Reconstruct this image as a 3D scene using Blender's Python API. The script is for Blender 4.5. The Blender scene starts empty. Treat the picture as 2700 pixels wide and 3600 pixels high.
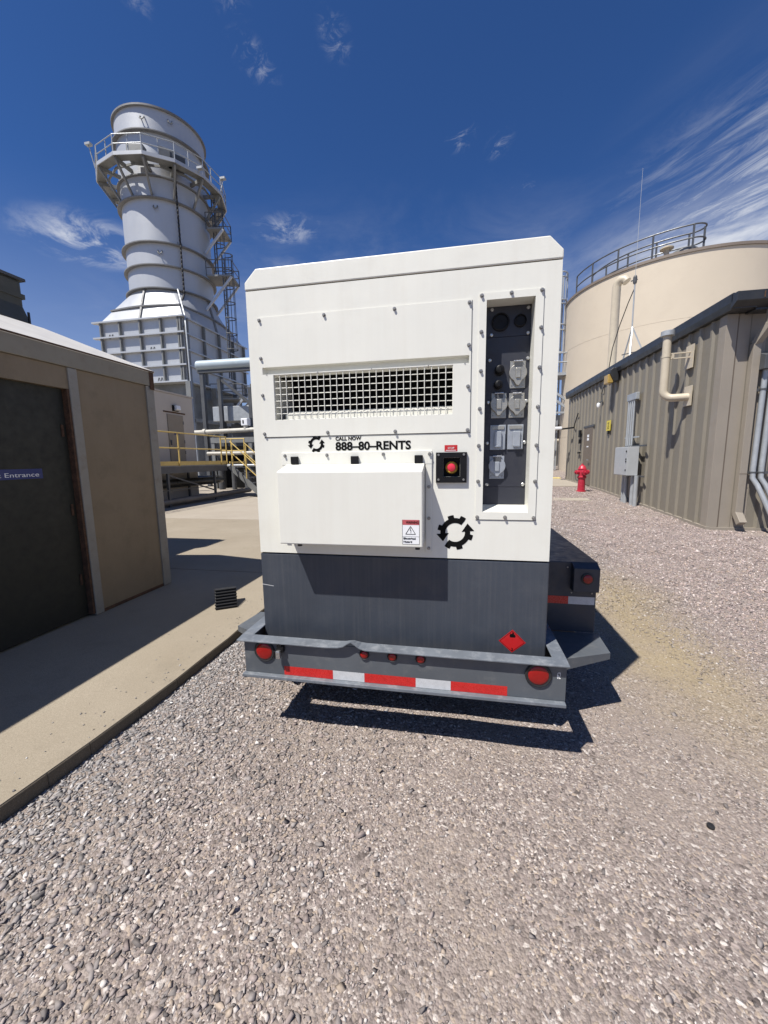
import bpy, bmesh, math, random
import numpy as np
from math import sin, cos, pi, radians
from mathutils import Vector, Matrix

random.seed(7)
rng = np.random.default_rng(11)
S = bpy.context.scene
COL = S.collection
SUN = Vector((0.86, 1.0, -2.26)).normalized()      # the way the sunlight travels

# ------------------------------------------------------------------ materials
def new_mat(name):
    m = bpy.data.materials.new(name); m.use_nodes = True
    nt = m.node_tree
    return m, nt, nt.nodes['Principled BSDF']

def N(nt, kind, **kw):
    n = nt.nodes.new(kind)
    for k, v in kw.items():
        if k in n.inputs.keys(): n.inputs[k].default_value = v
        else: setattr(n, k, v)
    return n

def mixc(nt, fac, a, b, blend='MIX'):
    n = nt.nodes.new('ShaderNodeMix'); n.data_type = 'RGBA'; n.blend_type = blend
    for i, v in ((0, fac), (6, a), (7, b)):
        if hasattr(v, 'links'): nt.links.new(v, n.inputs[i])
        else:
            n.inputs[i].default_value = v if i == 0 else (tuple(v) + (1,) if len(v) == 3 else v)
    return n.outputs[2]

def coords(nt, scale=(1, 1, 1)):
    g = N(nt, 'ShaderNodeNewGeometry')
    mp = N(nt, 'ShaderNodeMapping'); mp.inputs['Scale'].default_value = scale
    nt.links.new(g.outputs['Position'], mp.inputs['Vector'])
    return mp.outputs['Vector']

def noise(nt, vec, scale, detail=4, rough=0.6, lo=0.3, hi=0.7):
    n = N(nt, 'ShaderNodeTexNoise', Scale=scale, Detail=detail, Roughness=rough)
    nt.links.new(vec, n.inputs['Vector'])
    r = N(nt, 'ShaderNodeMapRange'); r.inputs[1].default_value = lo; r.inputs[2].default_value = hi
    nt.links.new(n.outputs['Fac'], r.inputs[0])
    return r.outputs[0]

def painted(name, color, rough=0.5, metal=0.0, vary=0.08, dirt=None, dirt_amt=0.25, streak=0.0,
            streak_col=(0.35, 0.35, 0.34), bump=0.0, bump_scale=60.0, spec=0.5, scale=2.0, rvary=0.12,
            dirt_lo=0.52, dirt_hi=0.75, streak_scale=(22, 22, 0.9)):
    m, nt, p = new_mat(name)
    v = coords(nt)
    f1 = noise(nt, v, scale)
    lo = [c * (1 - vary) for c in color]; hi = [min(1, c * (1 + vary)) for c in color]
    c = mixc(nt, f1, lo, hi)
    if dirt:
        f2 = noise(nt, v, scale * 3.1, 8, 0.7, dirt_lo, dirt_hi)
        mm = N(nt, 'ShaderNodeMath', operation='MULTIPLY'); mm.inputs[1].default_value = dirt_amt
        nt.links.new(f2, mm.inputs[0])
        c = mixc(nt, mm.outputs[0], c, dirt)
    if streak:
        f3 = noise(nt, coords(nt, streak_scale), 1.0, 5, 0.65, 0.45, 0.8)
        mm = N(nt, 'ShaderNodeMath', operation='MULTIPLY'); mm.inputs[1].default_value = streak
        nt.links.new(f3, mm.inputs[0])
        c = mixc(nt, mm.outputs[0], c, streak_col)
    nt.links.new(c, p.inputs['Base Color'])
    f4 = noise(nt, v, scale * 5, 4, 0.6, 0.3, 0.7)
    r = N(nt, 'ShaderNodeMapRange'); r.inputs[3].default_value = max(0.03, rough - rvary); r.inputs[4].default_value = min(1, rough + rvary)
    nt.links.new(f4, r.inputs[0]); nt.links.new(r.outputs[0], p.inputs['Roughness'])
    p.inputs['Metallic'].default_value = metal
    p.inputs['Specular IOR Level'].default_value = spec
    if bump:
        n = N(nt, 'ShaderNodeTexNoise', Scale=bump_scale, Detail=6.0, Roughness=0.65); nt.links.new(v, n.inputs['Vector'])
        b = N(nt, 'ShaderNodeBump', Strength=bump, Distance=0.02)
        nt.links.new(n.outputs['Fac'], b.inputs['Height']); nt.links.new(b.outputs[0], p.inputs['Normal'])
    return m

M = {}
M['white'] = painted('white_paint', (0.710, 0.705, 0.640), 0.42, vary=0.025, dirt=(0.5, 0.46, 0.38), dirt_amt=0.17,
                     streak=0.13, streak_col=(0.52, 0.47, 0.38), scale=1.3, bump=0.03, bump_scale=9)
M['tank_grey'] = painted('tank_grey_paint', (0.040, 0.048, 0.063), 0.5, vary=0.12, dirt=(0.085, 0.09, 0.10), dirt_amt=0.3,
                         streak=0.30, streak_col=(0.105, 0.105, 0.11), scale=2.2, bump=0.03, bump_scale=14, streak_scale=(55, 55, 1.3))
M['frame_grey'] = painted('frame_grey_paint', (0.086, 0.096, 0.108), 0.5, vary=0.12, dirt=(0.27, 0.26, 0.24), dirt_amt=0.25, scale=3, bump=0.02)
M['rail_grey'] = painted('scuffed_grey_paint', (0.125, 0.140, 0.160), 0.42, vary=0.2, dirt=(0.42, 0.43, 0.44), dirt_amt=0.35, scale=6, dirt_lo=0.5, dirt_hi=0.7)
M['fender_dark'] = painted('fender_dark_paint', (0.028, 0.034, 0.048), 0.45, vary=0.15, dirt=(0.1, 0.1, 0.1), dirt_amt=0.2, scale=4)
M['panel_dark'] = painted('panel_dark_paint', (0.026, 0.028, 0.038), 0.5, vary=0.08, scale=5)
M['black'] = painted('black_plastic', (0.006, 0.006, 0.007), 0.5, vary=0.1, scale=8, spec=0.25)
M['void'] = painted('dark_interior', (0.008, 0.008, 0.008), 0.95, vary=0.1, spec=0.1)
M['rubber'] = painted('black_rubber', (0.014, 0.014, 0.015), 0.55, vary=0.2, dirt=(0.05, 0.048, 0.043), dirt_amt=0.3, scale=20)
M['bolt'] = painted('zinc_bolt', (0.33, 0.32, 0.30), 0.4, metal=0.75, vary=0.15, scale=40)
M['chrome'] = painted('plated_steel', (0.55, 0.55, 0.54), 0.3, metal=0.9, vary=0.1, scale=30)
M['cover_metal'] = painted('cast_cover', (0.36, 0.345, 0.305), 0.34, metal=0.5, vary=0.12, scale=30)
M['cover_grey'] = painted('grey_cover', (0.33, 0.355, 0.39), 0.4, metal=0.25, vary=0.1, scale=30)
M['red_lens'] = painted('red_lens', (0.27, 0.006, 0.005), 0.18, vary=0.1, scale=20, rvary=0.05)
M['red'] = painted('red_sticker', (0.48, 0.016, 0.018), 0.4, vary=0.06, scale=10)
M['red_tape'] = painted('red_reflective_tape', (0.50, 0.018, 0.016), 0.28, vary=0.12, scale=30, dirt=(0.3, 0.1, 0.09), dirt_amt=0.2)
M['white_tape'] = painted('white_reflective_tape', (0.52, 0.53, 0.54), 0.3, vary=0.08, scale=30, dirt=(0.3, 0.3, 0.3), dirt_amt=0.25)
M['ink'] = painted('black_lettering', (0.005, 0.005, 0.005), 0.6, vary=0.05, spec=0.1)
M['label_white'] = painted('label_white', (0.78, 0.79, 0.80), 0.35, vary=0.02)
M['label_red'] = painted('label_red', (0.45, 0.09, 0.10), 0.4, vary=0.03)
M['brass'] = painted('yellow_ring', (0.70, 0.42, 0.06), 0.35, metal=0.1, vary=0.1)
M['stop_red'] = painted('red_button', (0.62, 0.03, 0.06), 0.3, vary=0.05)
M['concrete'] = None
M['shed_tan'] = painted('shed_tan_siding', (0.235, 0.178, 0.112), 0.6, vary=0.08, dirt=(0.11, 0.08, 0.05), dirt_amt=0.35, streak=0.25,
                        streak_col=(0.16, 0.115, 0.065), scale=1.5, bump=0.06, streak_scale=(9, 9, 0.6))
M['shed_trim'] = painted('shed_pale_trim', (0.27, 0.25, 0.215), 0.55, vary=0.08, dirt=(0.16, 0.09, 0.05), dirt_amt=0.4, scale=4, bump=0.05)
M['shed_fascia'] = painted('shed_fascia_tan', (0.265, 0.232, 0.175), 0.55, vary=0.08, dirt=(0.16, 0.09, 0.05), dirt_amt=0.35, scale=3, bump=0.04)
M['shed_door'] = painted('dark_olive_door', (0.018, 0.018, 0.013), 0.6, vary=0.15, dirt=(0.03, 0.028, 0.022), dirt_amt=0.3, scale=3)
M['roof_pale'] = painted('pale_roof_metal', (0.52, 0.50, 0.46), 0.5, vary=0.06, dirt=(0.35, 0.32, 0.27), dirt_amt=0.3, scale=2)
M['rust'] = painted('rust', (0.085, 0.042, 0.022), 0.85, vary=0.4, scale=25, bump=0.2)
M['sign_blue'] = painted('blue_sign', (0.010, 0.022, 0.14), 0.35, vary=0.04)
M['stack'] = painted('aluminium_paint', (0.47, 0.485, 0.50), 0.42, metal=0.30, vary=0.03, dirt=(0.42, 0.42, 0.41), dirt_amt=0.06, streak=0.20,
                     streak_col=(0.38, 0.38, 0.375), scale=0.35, bump=0.03, bump_scale=0.8, streak_scale=(1.6, 1.6, 0.10), rvary=0.03)
M['steel_grey'] = painted('weathered_steel', (0.20, 0.205, 0.20), 0.5, metal=0.2, vary=0.15, dirt=(0.12, 0.10, 0.08), dirt_amt=0.3, scale=1.5)
M['ring_grey'] = painted('stained_ring_steel', (0.17, 0.172, 0.175), 0.55, vary=0.15, dirt=(0.10, 0.085, 0.07), dirt_amt=0.3, scale=1.2)
M['steel_dark'] = painted('dark_steel', (0.07, 0.073, 0.078), 0.5, vary=0.2, scale=1.5)
M['galv'] = painted('galvanised_steel', (0.36, 0.38, 0.395), 0.42, metal=0.25, vary=0.12, dirt=(0.3, 0.31, 0.32), dirt_amt=0.4, scale=4, streak=0.25,
                    streak_col=(0.5, 0.52, 0.54), streak_scale=(9, 9, 0.8))
M['cable'] = painted('black_cable', (0.015, 0.015, 0.017), 0.6)
M['encl_tan'] = painted('enclosure_tan', (0.50, 0.45, 0.385), 0.6, vary=0.04, dirt=(0.42, 0.37, 0.30), dirt_amt=0.3, scale=1.0, bump=0.03)
M['encl_door'] = painted('enclosure_door', (0.27, 0.225, 0.165), 0.55, vary=0.06, scale=2)
M['yellow'] = painted('yellow_rail_paint', (0.58, 0.42, 0.13), 0.45, vary=0.12, dirt=(0.35, 0.25, 0.12), dirt_amt=0.35, scale=5)
M['pipe_dark'] = painted('dark_pipe_jacket', (0.045, 0.042, 0.036), 0.35, metal=0.3, vary=0.2, scale=2)
M['pipe_tan'] = painted('dusty_pipe', (0.19, 0.165, 0.13), 0.6, vary=0.2, dirt=(0.1, 0.08, 0.06), dirt_amt=0.4, scale=2)
M['pipe_pale'] = painted('pale_pipe', (0.46, 0.44, 0.38), 0.5, vary=0.1, dirt=(0.28, 0.19, 0.12), dirt_amt=0.45, scale=2)
M['duct_blue'] = painted('pale_blue_grey_pipe', (0.36, 0.43, 0.47), 0.45, vary=0.06, dirt=(0.27, 0.31, 0.33), dirt_amt=0.3, scale=0.9)
M['rib_wall'] = painted('ribbed_tan_steel', (0.200, 0.180, 0.144), 0.5, vary=0.04, dirt=(0.18, 0.15, 0.115), dirt_amt=0.25, scale=1.2, streak=0.14,
                        streak_col=(0.17, 0.15, 0.12), streak_scale=(6, 6, 0.5))
M['corner_trim'] = painted('tan_trim', (0.27, 0.238, 0.195), 0.5, vary=0.04, dirt=(0.2, 0.17, 0.13), dirt_amt=0.25, scale=1.5)
M['fascia_dark'] = painted('dark_bronze_fascia', (0.030, 0.031, 0.033), 0.38, vary=0.12, dirt=(0.06, 0.06, 0.06), dirt_amt=0.3, scale=1.5)
M['tank_cream'] = painted('cream_tank_paint', (0.53, 0.46, 0.36), 0.5, vary=0.03, dirt=(0.46, 0.39, 0.30), dirt_amt=0.32, scale=0.5, streak=0.12,
                          streak_col=(0.5, 0.42, 0.32), streak_scale=(1.5, 1.5, 0.1), bump=0.03, bump_scale=1.5)
M['tank_rim'] = painted('taupe_rim', (0.19, 0.155, 0.125), 0.5, vary=0.08)
M['rail_dark'] = painted('dark_rail_steel', (0.115, 0.12, 0.125), 0.45, metal=0.4, vary=0.1)
M['vent_cream'] = painted('cream_vent_pipe', (0.50, 0.44, 0.34), 0.45, vary=0.06, dirt=(0.34, 0.28, 0.2), dirt_amt=0.3, scale=5)
M['cab_grey'] = painted('grey_cabinet', (0.37, 0.385, 0.395), 0.4, vary=0.04, dirt=(0.28, 0.28, 0.27), dirt_amt=0.25, scale=4)
M['door_brown'] = painted('brown_door', (0.145, 0.115, 0.085), 0.5, vary=0.06, scale=3)
M['hydrant'] = painted('hydrant_red', (0.40, 0.018, 0.040), 0.4, vary=0.14, dirt=(0.55, 0.2, 0.2), dirt_amt=0.3, scale=7)
M['sign_yellow'] = painted('yellow_sign', (0.62, 0.50, 0.05), 0.4, vary=0.05)
M['amber'] = painted('amber_glass', (0.42, 0.28, 0.08), 0.2, vary=0.1, scale=12)
M['antenna_white'] = painted('antenna_fibreglass', (0.34, 0.36, 0.38), 0.4)
M['kerb_yellow'] = painted('yellow_kerb_paint', (0.60, 0.48, 0.17), 0.6, vary=0.12, scale=4)
M['cabinet_olive'] = painted('olive_housing', (0.075, 0.075, 0.06), 0.6, vary=0.12, dirt=(0.12, 0.10, 0.075), dirt_amt=0.4, scale=1.6)
M['pad_conc'] = None

def concrete(name, base, warm):
    m, nt, p = new_mat(name)
    v = coords(nt)
    c = mixc(nt, noise(nt, v, 0.9, 5, 0.6, 0.35, 0.68), [x * 0.93 for x in base], warm)
    c = mixc(nt, noise(nt, v, 140, 3, 0.8, 0.35, 0.7), [x * 0.80 for x in base], c)
    st = N(nt, 'ShaderNodeMath', operation='MULTIPLY'); st.inputs[1].default_value = 0.55
    nt.links.new(noise(nt, v, 3.2, 8, 0.7, 0.55, 0.78), st.inputs[0])
    c = mixc(nt, st.outputs[0], c, [x * 0.62 for x in base])
    g = N(nt, 'ShaderNodeMath', operation='MULTIPLY'); g.inputs[1].default_value = 0.5
    nt.links.new(noise(nt, v, 380, 2, 0.8, 0.55, 0.75), g.inputs[0])
    c = mixc(nt, g.outputs[0], c, (0.5, 0.44, 0.35))
    nt.links.new(c, p.inputs['Base Color'])
    p.inputs['Roughness'].default_value = 0.9; p.inputs['Specular IOR Level'].default_value = 0.25
    n1 = N(nt, 'ShaderNodeTexNoise', Scale=160.0, Detail=5.0, Roughness=0.7); nt.links.new(v, n1.inputs['Vector'])
    b = N(nt, 'ShaderNodeBump', Strength=0.35, Distance=0.006)
    nt.links.new(n1.outputs['Fac'], b.inputs['Height']); nt.links.new(b.outputs[0], p.inputs['Normal'])
    return m
M['concrete'] = concrete('weathered_concrete', (0.285, 0.243, 0.182), (0.355, 0.31, 0.243))
M['concrete_edge'] = concrete('stained_concrete_edge', (0.13, 0.105, 0.075), (0.17, 0.14, 0.10))
M['pad_conc'] = concrete('pale_concrete', (0.36, 0.315, 0.255), (0.40, 0.355, 0.295))

def gravel_ground():
    m, nt, p = new_mat('gravel_ground')
    v = coords(nt)
    sep = N(nt, 'ShaderNodeSeparateXYZ'); nt.links.new(v, sep.inputs[0])
    # fine stones: two sizes of cells, each cell its own grey/pink/tan
    def cells(scale, ramp):
        vo = N(nt, 'ShaderNodeTexVoronoi', Scale=scale, Randomness=1.0); nt.links.new(v, vo.inputs['Vector'])
        sp = N(nt, 'ShaderNodeSeparateColor'); nt.links.new(vo.outputs['Color'], sp.inputs[0])
        r = N(nt, 'ShaderNodeValToRGB'); r.color_ramp.interpolation = 'CONSTANT'
        els = r.color_ramp.elements
        while len(els) < len(ramp): els.new(0.5)
        for e, (pos, c) in zip(els, ramp): e.position = pos; e.color = (*c, 1)
        nt.links.new(sp.outputs[0], r.inputs[0])
        return r.outputs[0], vo.outputs['Distance']
    k = [(0, (0.100, 0.083, 0.076)), (0.12, (0.177, 0.148, 0.134)), (0.36, (0.243, 0.202, 0.184)), (0.62, (0.298, 0.255, 0.229)),
         (0.82, (0.356, 0.289, 0.232)), (0.92, (0.522, 0.473, 0.433))]
    c1, d1 = cells(150, k)
    c2, d2 = cells(78, k)
    c = mixc(nt, noise(nt, v, 11, 4, 0.6, 0.42, 0.6), c1, c2)
    sand = mixc(nt, noise(nt, v, 260, 3, 0.8, 0.3, 0.7), (0.189, 0.155, 0.133), (0.340, 0.286, 0.243))
    c = mixc(nt, noise(nt, v, 1.4, 6, 0.65, 0.46, 0.72), c, sand)
    # the ochre wash that runs beside the trailer
    wv = N(nt, 'ShaderNodeMath', operation='MULTIPLY_ADD'); wv.inputs[1].default_value = -0.06; wv.inputs[2].default_value = -1.42
    nt.links.new(sep.outputs[1], wv.inputs[0])
    dx = N(nt, 'ShaderNodeMath', operation='ADD'); nt.links.new(sep.outputs[0], dx.inputs[0]); nt.links.new(wv.outputs[0], dx.inputs[1])
    nz = N(nt, 'ShaderNodeTexNoise', Scale=2.6, Detail=6.0, Roughness=0.7); nt.links.new(v, nz.inputs['Vector'])
    nn = N(nt, 'ShaderNodeMath', operation='MULTIPLY_ADD'); nn.inputs[1].default_value = 1.1; nn.inputs[2].default_value = -0.55
    nt.links.new(nz.outputs['Fac'], nn.inputs[0])
    d = N(nt, 'ShaderNodeMath', operation='ADD'); nt.links.new(dx.outputs[0], d.inputs[0]); nt.links.new(nn.outputs[0], d.inputs[1])
    ab = N(nt, 'ShaderNodeMath', operation='ABSOLUTE'); nt.links.new(d.outputs[0], ab.inputs[0])
    rr = N(nt, 'ShaderNodeMapRange'); rr.inputs[1].default_value = 0.62; rr.inputs[2].default_value = 0.05; rr.inputs[3].default_value = 0.0; rr.inputs[4].default_value = 0.8
    nt.links.new(ab.outputs[0], rr.inputs[0])
    ry0 = N(nt, 'ShaderNodeMapRange'); ry0.inputs[1].default_value = 6.0; ry0.inputs[2].default_value = 4.5
    nt.links.new(sep.outputs[1], ry0.inputs[0])
    ry1 = N(nt, 'ShaderNodeMapRange'); ry1.inputs[1].default_value = 1.7; ry1.inputs[2].default_value = 3.0
    nt.links.new(sep.outputs[1], ry1.inputs[0])
    ry = N(nt, 'ShaderNodeMath', operation='MULTIPLY'); nt.links.new(ry0.outputs[0], ry.inputs[0]); nt.links.new(ry1.outputs[0], ry.inputs[1])
    ml = N(nt, 'ShaderNodeMath', operation='MULTIPLY'); nt.links.new(rr.outputs[0], ml.inputs[0]); nt.links.new(ry.outputs[0], ml.inputs[1])
    c = mixc(nt, ml.outputs[0], c, (0.31, 0.250, 0.150))
    nt.links.new(c, p.inputs['Base Color'])
    p.inputs['Roughness'].default_value = 0.92; p.inputs['Specular IOR Level'].default_value = 0.2
    h = N(nt, 'ShaderNodeMath', operation='MULTIPLY_ADD'); h.inputs[1].default_value = 1.6
    nt.links.new(d2, h.inputs[0]); nt.links.new(d1, h.inputs[2])
    b = N(nt, 'ShaderNodeBump', Strength=0.6, Distance=0.006); b.invert = True
    nt.links.new(h.outputs[0], b.inputs['Height']); nt.links.new(b.outputs[0], p.inputs['Normal'])
    return m
M['gravel'] = gravel_ground()

def stone_mat():
    m, nt, p = new_mat('gravel_stone')
    a = N(nt, 'ShaderNodeAttribute'); a.attribute_name = 'col'
    v = coords(nt)
    c = mixc(nt, noise(nt, v, 120, 4, 0.7, 0.3, 0.7), a.outputs['Color'], (0.5, 0.5, 0.5), 'MULTIPLY')
    c = mixc(nt, 0.45, a.outputs['Color'], c)
    nt.links.new(c, p.inputs['Base Color'])
    p.inputs['Roughness'].default_value = 0.85; p.inputs['Specular IOR Level'].default_value = 0.3
    return m
M['stone'] = stone_mat()

# ------------------------------------------------------------------ mesh builder
ROOTLOC = {}
class MB:
    def __init__(s): s.v = []; s.f = []
    def add(s, vs, fs):
        o = len(s.v); s.v += [tuple(map(float, q)) for q in vs]; s.f += [tuple(i + o for i in f) for f in fs]; return s
    def box(s, x0, x1, y0, y1, z0, z1):
        return s.add([(x0, y0, z0), (x1, y0, z0), (x1, y1, z0), (x0, y1, z0), (x0, y0, z1), (x1, y0, z1), (x1, y1, z1), (x0, y1, z1)],
                     [(0, 3, 2, 1), (4, 5, 6, 7), (0, 1, 5, 4), (1, 2, 6, 5), (2, 3, 7, 6), (3, 0, 4, 7)])
    def hexa(s, b, t):      # bottom quad, top quad (counter-clockwise from above)
        return s.add(list(b) + list(t), [(0, 3, 2, 1), (4, 5, 6, 7), (0, 1, 5, 4), (1, 2, 6, 5), (2, 3, 7, 6), (3, 0, 4, 7)])
    def prism(s, poly, axis, a, b):   # 2D polygon pushed along an axis
        def P(u, w, t):
            return {'x': (t, u, w), 'y': (u, t, w), 'z': (u, w, t)}[axis]
        n = len(poly)
        vs = [P(u, w, a) for u, w in poly] + [P(u, w, b) for u, w in poly]
        fs = [tuple(range(n))[::-1], tuple(range(n, 2 * n))] + [(i, (i + 1) % n, n + (i + 1) % n, n + i) for i in range(n)]
        return s.add(vs, fs)
    def sheet(s, poly, y):            # flat polygon facing -Y
        return s.add([(u, y, w) for u, w in poly], [tuple(range(len(poly)))])
    def cyl(s, p0, p1, r0, r1=None, n=16, caps=True):
        r1 = r0 if r1 is None else r1
        p0 = Vector(p0); p1 = Vector(p1); d = (p1 - p0).normalized()
        u = d.orthogonal().normalized(); w = d.cross(u)
        vs = []
        for p, r in ((p0, r0), (p1, r1)):
            vs += [p + (u * cos(2 * pi * i / n) + w * sin(2 * pi * i / n)) * r for i in range(n)]
        fs = [(i, (i + 1) % n, n + (i + 1) % n, n + i) for i in range(n)]
        if caps: fs += [tuple(range(n))[::-1], tuple(range(n, 2 * n))]
        return s.add(vs, fs)
    def bar(s, p0, p1, w, h=None):    # square bar between two points
        h = h or w
        p0 = Vector(p0); p1 = Vector(p1); d = (p1 - p0).normalized()
        up = Vector((0, 0, 1)) if abs(d.z) < 0.95 else Vector((0, 1, 0))
        u = d.cross(up).normalized() * w / 2; v = u.cross(d).normalized() * h / 2
        q = [p0 - u - v, p0 + u - v, p0 + u + v, p0 - u + v, p1 - u - v, p1 + u - v, p1 + u + v, p1 - u + v]
        return s.add(q, [(0, 1, 2, 3), (7, 6, 5, 4), (0, 4, 5, 1), (1, 5, 6, 2), (2, 6, 7, 3), (3, 7, 4, 0)])
    def tube(s, pts, r, n=10, caps=True):
        pts = [Vector(q) for q in pts]; m = len(pts); vs = []; prev = None
        for i, p in enumerate(pts):
            d = ((pts[min(i + 1, m - 1)] - p).normalized() + (p - pts[max(i - 1, 0)]).normalized()).normalized()
            if prev is None: u = d.orthogonal().normalized()
            else: u = (prev - d * prev.dot(d)).normalized()
            prev = u; w = d.cross(u)
            vs += [p + (u * cos(2 * pi * k / n) + w * sin(2 * pi * k / n)) * r for k in range(n)]
        fs = [(i * n + k, i * n + (k + 1) % n, (i + 1) * n + (k + 1) % n, (i + 1) * n + k) for i in range(m - 1) for k in range(n)]
        if caps: fs += [tuple(range(n))[::-1], tuple(range((m - 1) * n, m * n))]
        return s.add(vs, fs)
    def lathe(s, base, axis, prof, n=24):   # profile of (radius, height along axis)
        base = Vector(base); d = Vector(axis).normalized(); u = d.orthogonal().normalized(); w = d.cross(u)
        vs = [base + d * h + (u * cos(2 * pi * k / n) + w * sin(2 * pi * k / n)) * r for r, h in prof for k in range(n)]
        fs = [(i * n + k, i * n + (k + 1) % n, (i + 1) * n + (k + 1) % n, (i + 1) * n + k) for i in range(len(prof) - 1) for k in range(n)]
        fs += [tuple(range(n))[::-1], tuple(range((len(prof) - 1) * n, len(prof) * n))]
        return s.add(vs, fs)
    def build(s, name, mat, parent=None, smooth=False, bevel=0.0, label=None, seg=2):
        off = ROOTLOC.get(parent.name, Vector()) if parent else Vector()
        me = bpy.data.meshes.new(name)
        me.from_pydata([tuple(Vector(q) - off) for q in s.v], [], s.f); me.update()
        bm = bmesh.new(); bm.from_mesh(me); bmesh.ops.recalc_face_normals(bm, faces=bm.faces); bm.to_mesh(me); bm.free()
        o = bpy.data.objects.new(name, me); COL.objects.link(o)
        me.materials.append(mat)
        if smooth:
            for p in me.polygons: p.use_smooth = True
            me.set_sharp_from_angle(angle=radians(38))
        if bevel:
            b = o.modifiers.new('edge', 'BEVEL'); b.width = bevel; b.segments = seg; b.limit_method = 'ANGLE'; b.angle_limit = radians(40)
        if parent:
            o.parent = parent; ROOTLOC[o.name] = off
        if label: o['label'] = label
        return o

def thing(name, loc, label, cat, group=None):
    o = bpy.data.objects.new(name, None); COL.objects.link(o); o.location = loc; o.empty_display_size = 0.2
    o['label'] = label; o['category'] = cat
    if group: o['group'] = group
    ROOTLOC[o.name] = Vector(loc)
    return o
def tag(o, label, cat, group=None):
    o['label'] = label; o['category'] = cat
    if group: o['group'] = group
    return o
def structure(o): o['kind'] = 'structure'; return o
def copies(o, offsets):     # copies of a part under the same parent
    for d in offsets:
        c = o.copy(); COL.objects.link(c); c.parent = o.parent; c.location = Vector(o.location) + Vector(d)
        ROOTLOC[c.name] = ROOTLOC.get(o.name, Vector())

def lettering(name, text, size, mat, parent, origin, xs=1.0, bold=0.0, yaw=0.0, align='LEFT', width=None, height=None):
    cu = bpy.data.curves.new(name, 'FONT'); cu.body = text; cu.size = size; cu.offset = bold; cu.align_x = align
    cu.extrude = 0.0004; cu.resolution_u = 3
    t = bpy.data.objects.new(name, cu); COL.objects.link(t)
    bpy.context.view_layer.update()
    me = bpy.data.meshes.new_from_object(t.evaluated_get(bpy.context.evaluated_depsgraph_get()))
    bpy.data.objects.remove(t)
    co = np.empty(len(me.vertices) * 3); me.vertices.foreach_get('co', co); co = co.reshape(-1, 3)
    lo = co.min(0); hi = co.max(0)
    sx = width / (hi[0] - lo[0]) if width else xs
    sy = height / (hi[1] - lo[1]) if height else 1.0
    co[:, 0] = (co[:, 0] - lo[0]) * sx; co[:, 1] = (co[:, 1] - lo[1]) * sy
    ca, sa = cos(yaw), sin(yaw); off = ROOTLOC[parent.name]
    out = np.stack([origin[0] + co[:, 0] * ca + co[:, 2] * sa, origin[1] + co[:, 0] * sa - co[:, 2] * ca, origin[2] + co[:, 1]], 1) - np.array(off)
    me.vertices.foreach_set('co', out.astype(np.float32).ravel()); me.update()
    me.name = name; me.materials.clear(); me.materials.append(mat)
    o = bpy.data.objects.new(name, me); COL.objects.link(o); o.parent = parent; ROOTLOC[o.name] = Vector(off)
    return o

def wall_with_holes(mb, x0, x1, z0, z1, y, holes):
    xs = sorted({x0, x1, *[h[0] for h in holes], *[h[1] for h in holes]})
    zs = sorted({z0, z1, *[h[2] for h in holes], *[h[3] for h in holes]})
    for a, b in zip(xs, xs[1:]):
        for c, d in zip(zs, zs[1:]):
            mx, mz = (a + b) / 2, (c + d) / 2
            if any(h[0] < mx < h[1] and h[2] < mz < h[3] for h in holes): continue
            mb.add([(a, y, c), (b, y, c), (b, y, d), (a, y, d)], [(0, 1, 2, 3)])

# ------------------------------------------------------------------ ground
def terrain(x, y):
    h = np.interp(y, [-60, 5.5, 8.3, 13.75, 15.5, 18.4, 27, 34, 400], [0, 0, 0.085, 0.355, 0.415, 0.465, 0.80, 0.92, 0.92])
    w = np.clip((np.asarray(x) + 0.6) / 2.2, 0, 1); w = w * w * (3 - 2 * w)
    return h * w

def bumpy(x, y):
    return (0.010 * np.sin(1.7 * x + 0.6 * y) * np.sin(1.1 * y - 0.8 * x + 1.0) + 0.006 * np.sin(4.3 * x + 2.2) * np.sin(3.7 * y + 0.4 * x)
            + 0.004 * np.sin(9.1 * x - 4 * y) * np.sin(8.3 * y + 3 * x))

def grid_axis(edges):
    out = []
    for a, b, st in edges: out += list(np.arange(a, b, st))
    return np.array(out + [edges[-1][1]])
gx = grid_axis([(-300, -60, 60), (-60, -8, 6), (-8, -2.4, 0.8), (-2.4, 5, 0.12), (5, 14, 0.6), (14, 60, 6), (60, 300, 60)])
gy = grid_axis([(-200, -40, 40), (-40, -2, 4), (-2, 6, 0.12), (6, 20, 0.35), (20, 60, 4), (60, 400, 60)])
X, Y = np.meshgrid(gx, gy)
def edge_x(y):   # the slab's edge is not quite straight
    return np.interp(y, [-6, 0.5, 1.1, 1.8, 2.4, 3.0, 6, 60], [-1.99, -1.93, -1.899, -1.840, -1.829, -1.842, -1.85, -1.85])
slab = X < edge_x(Y) - 0.12
Z = terrain(X, Y) + bumpy(X, Y) * ((X > -3) & (X < 12) & (Y < 25) & (Y > -4)) + np.where(slab, -0.25, 0)
vs = np.stack([X, Y, Z], -1).reshape(-1, 3); nx = len(gx)
fs = [(j * nx + i, j * nx + i + 1, (j + 1) * nx + i + 1, (j + 1) * nx + i) for j in range(len(gy) - 1) for i in range(nx - 1)]
mb = MB(); mb.v = [tuple(q) for q in vs]; mb.f = fs
structure(mb.build('gravel_ground', M['gravel'], smooth=True))

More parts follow.
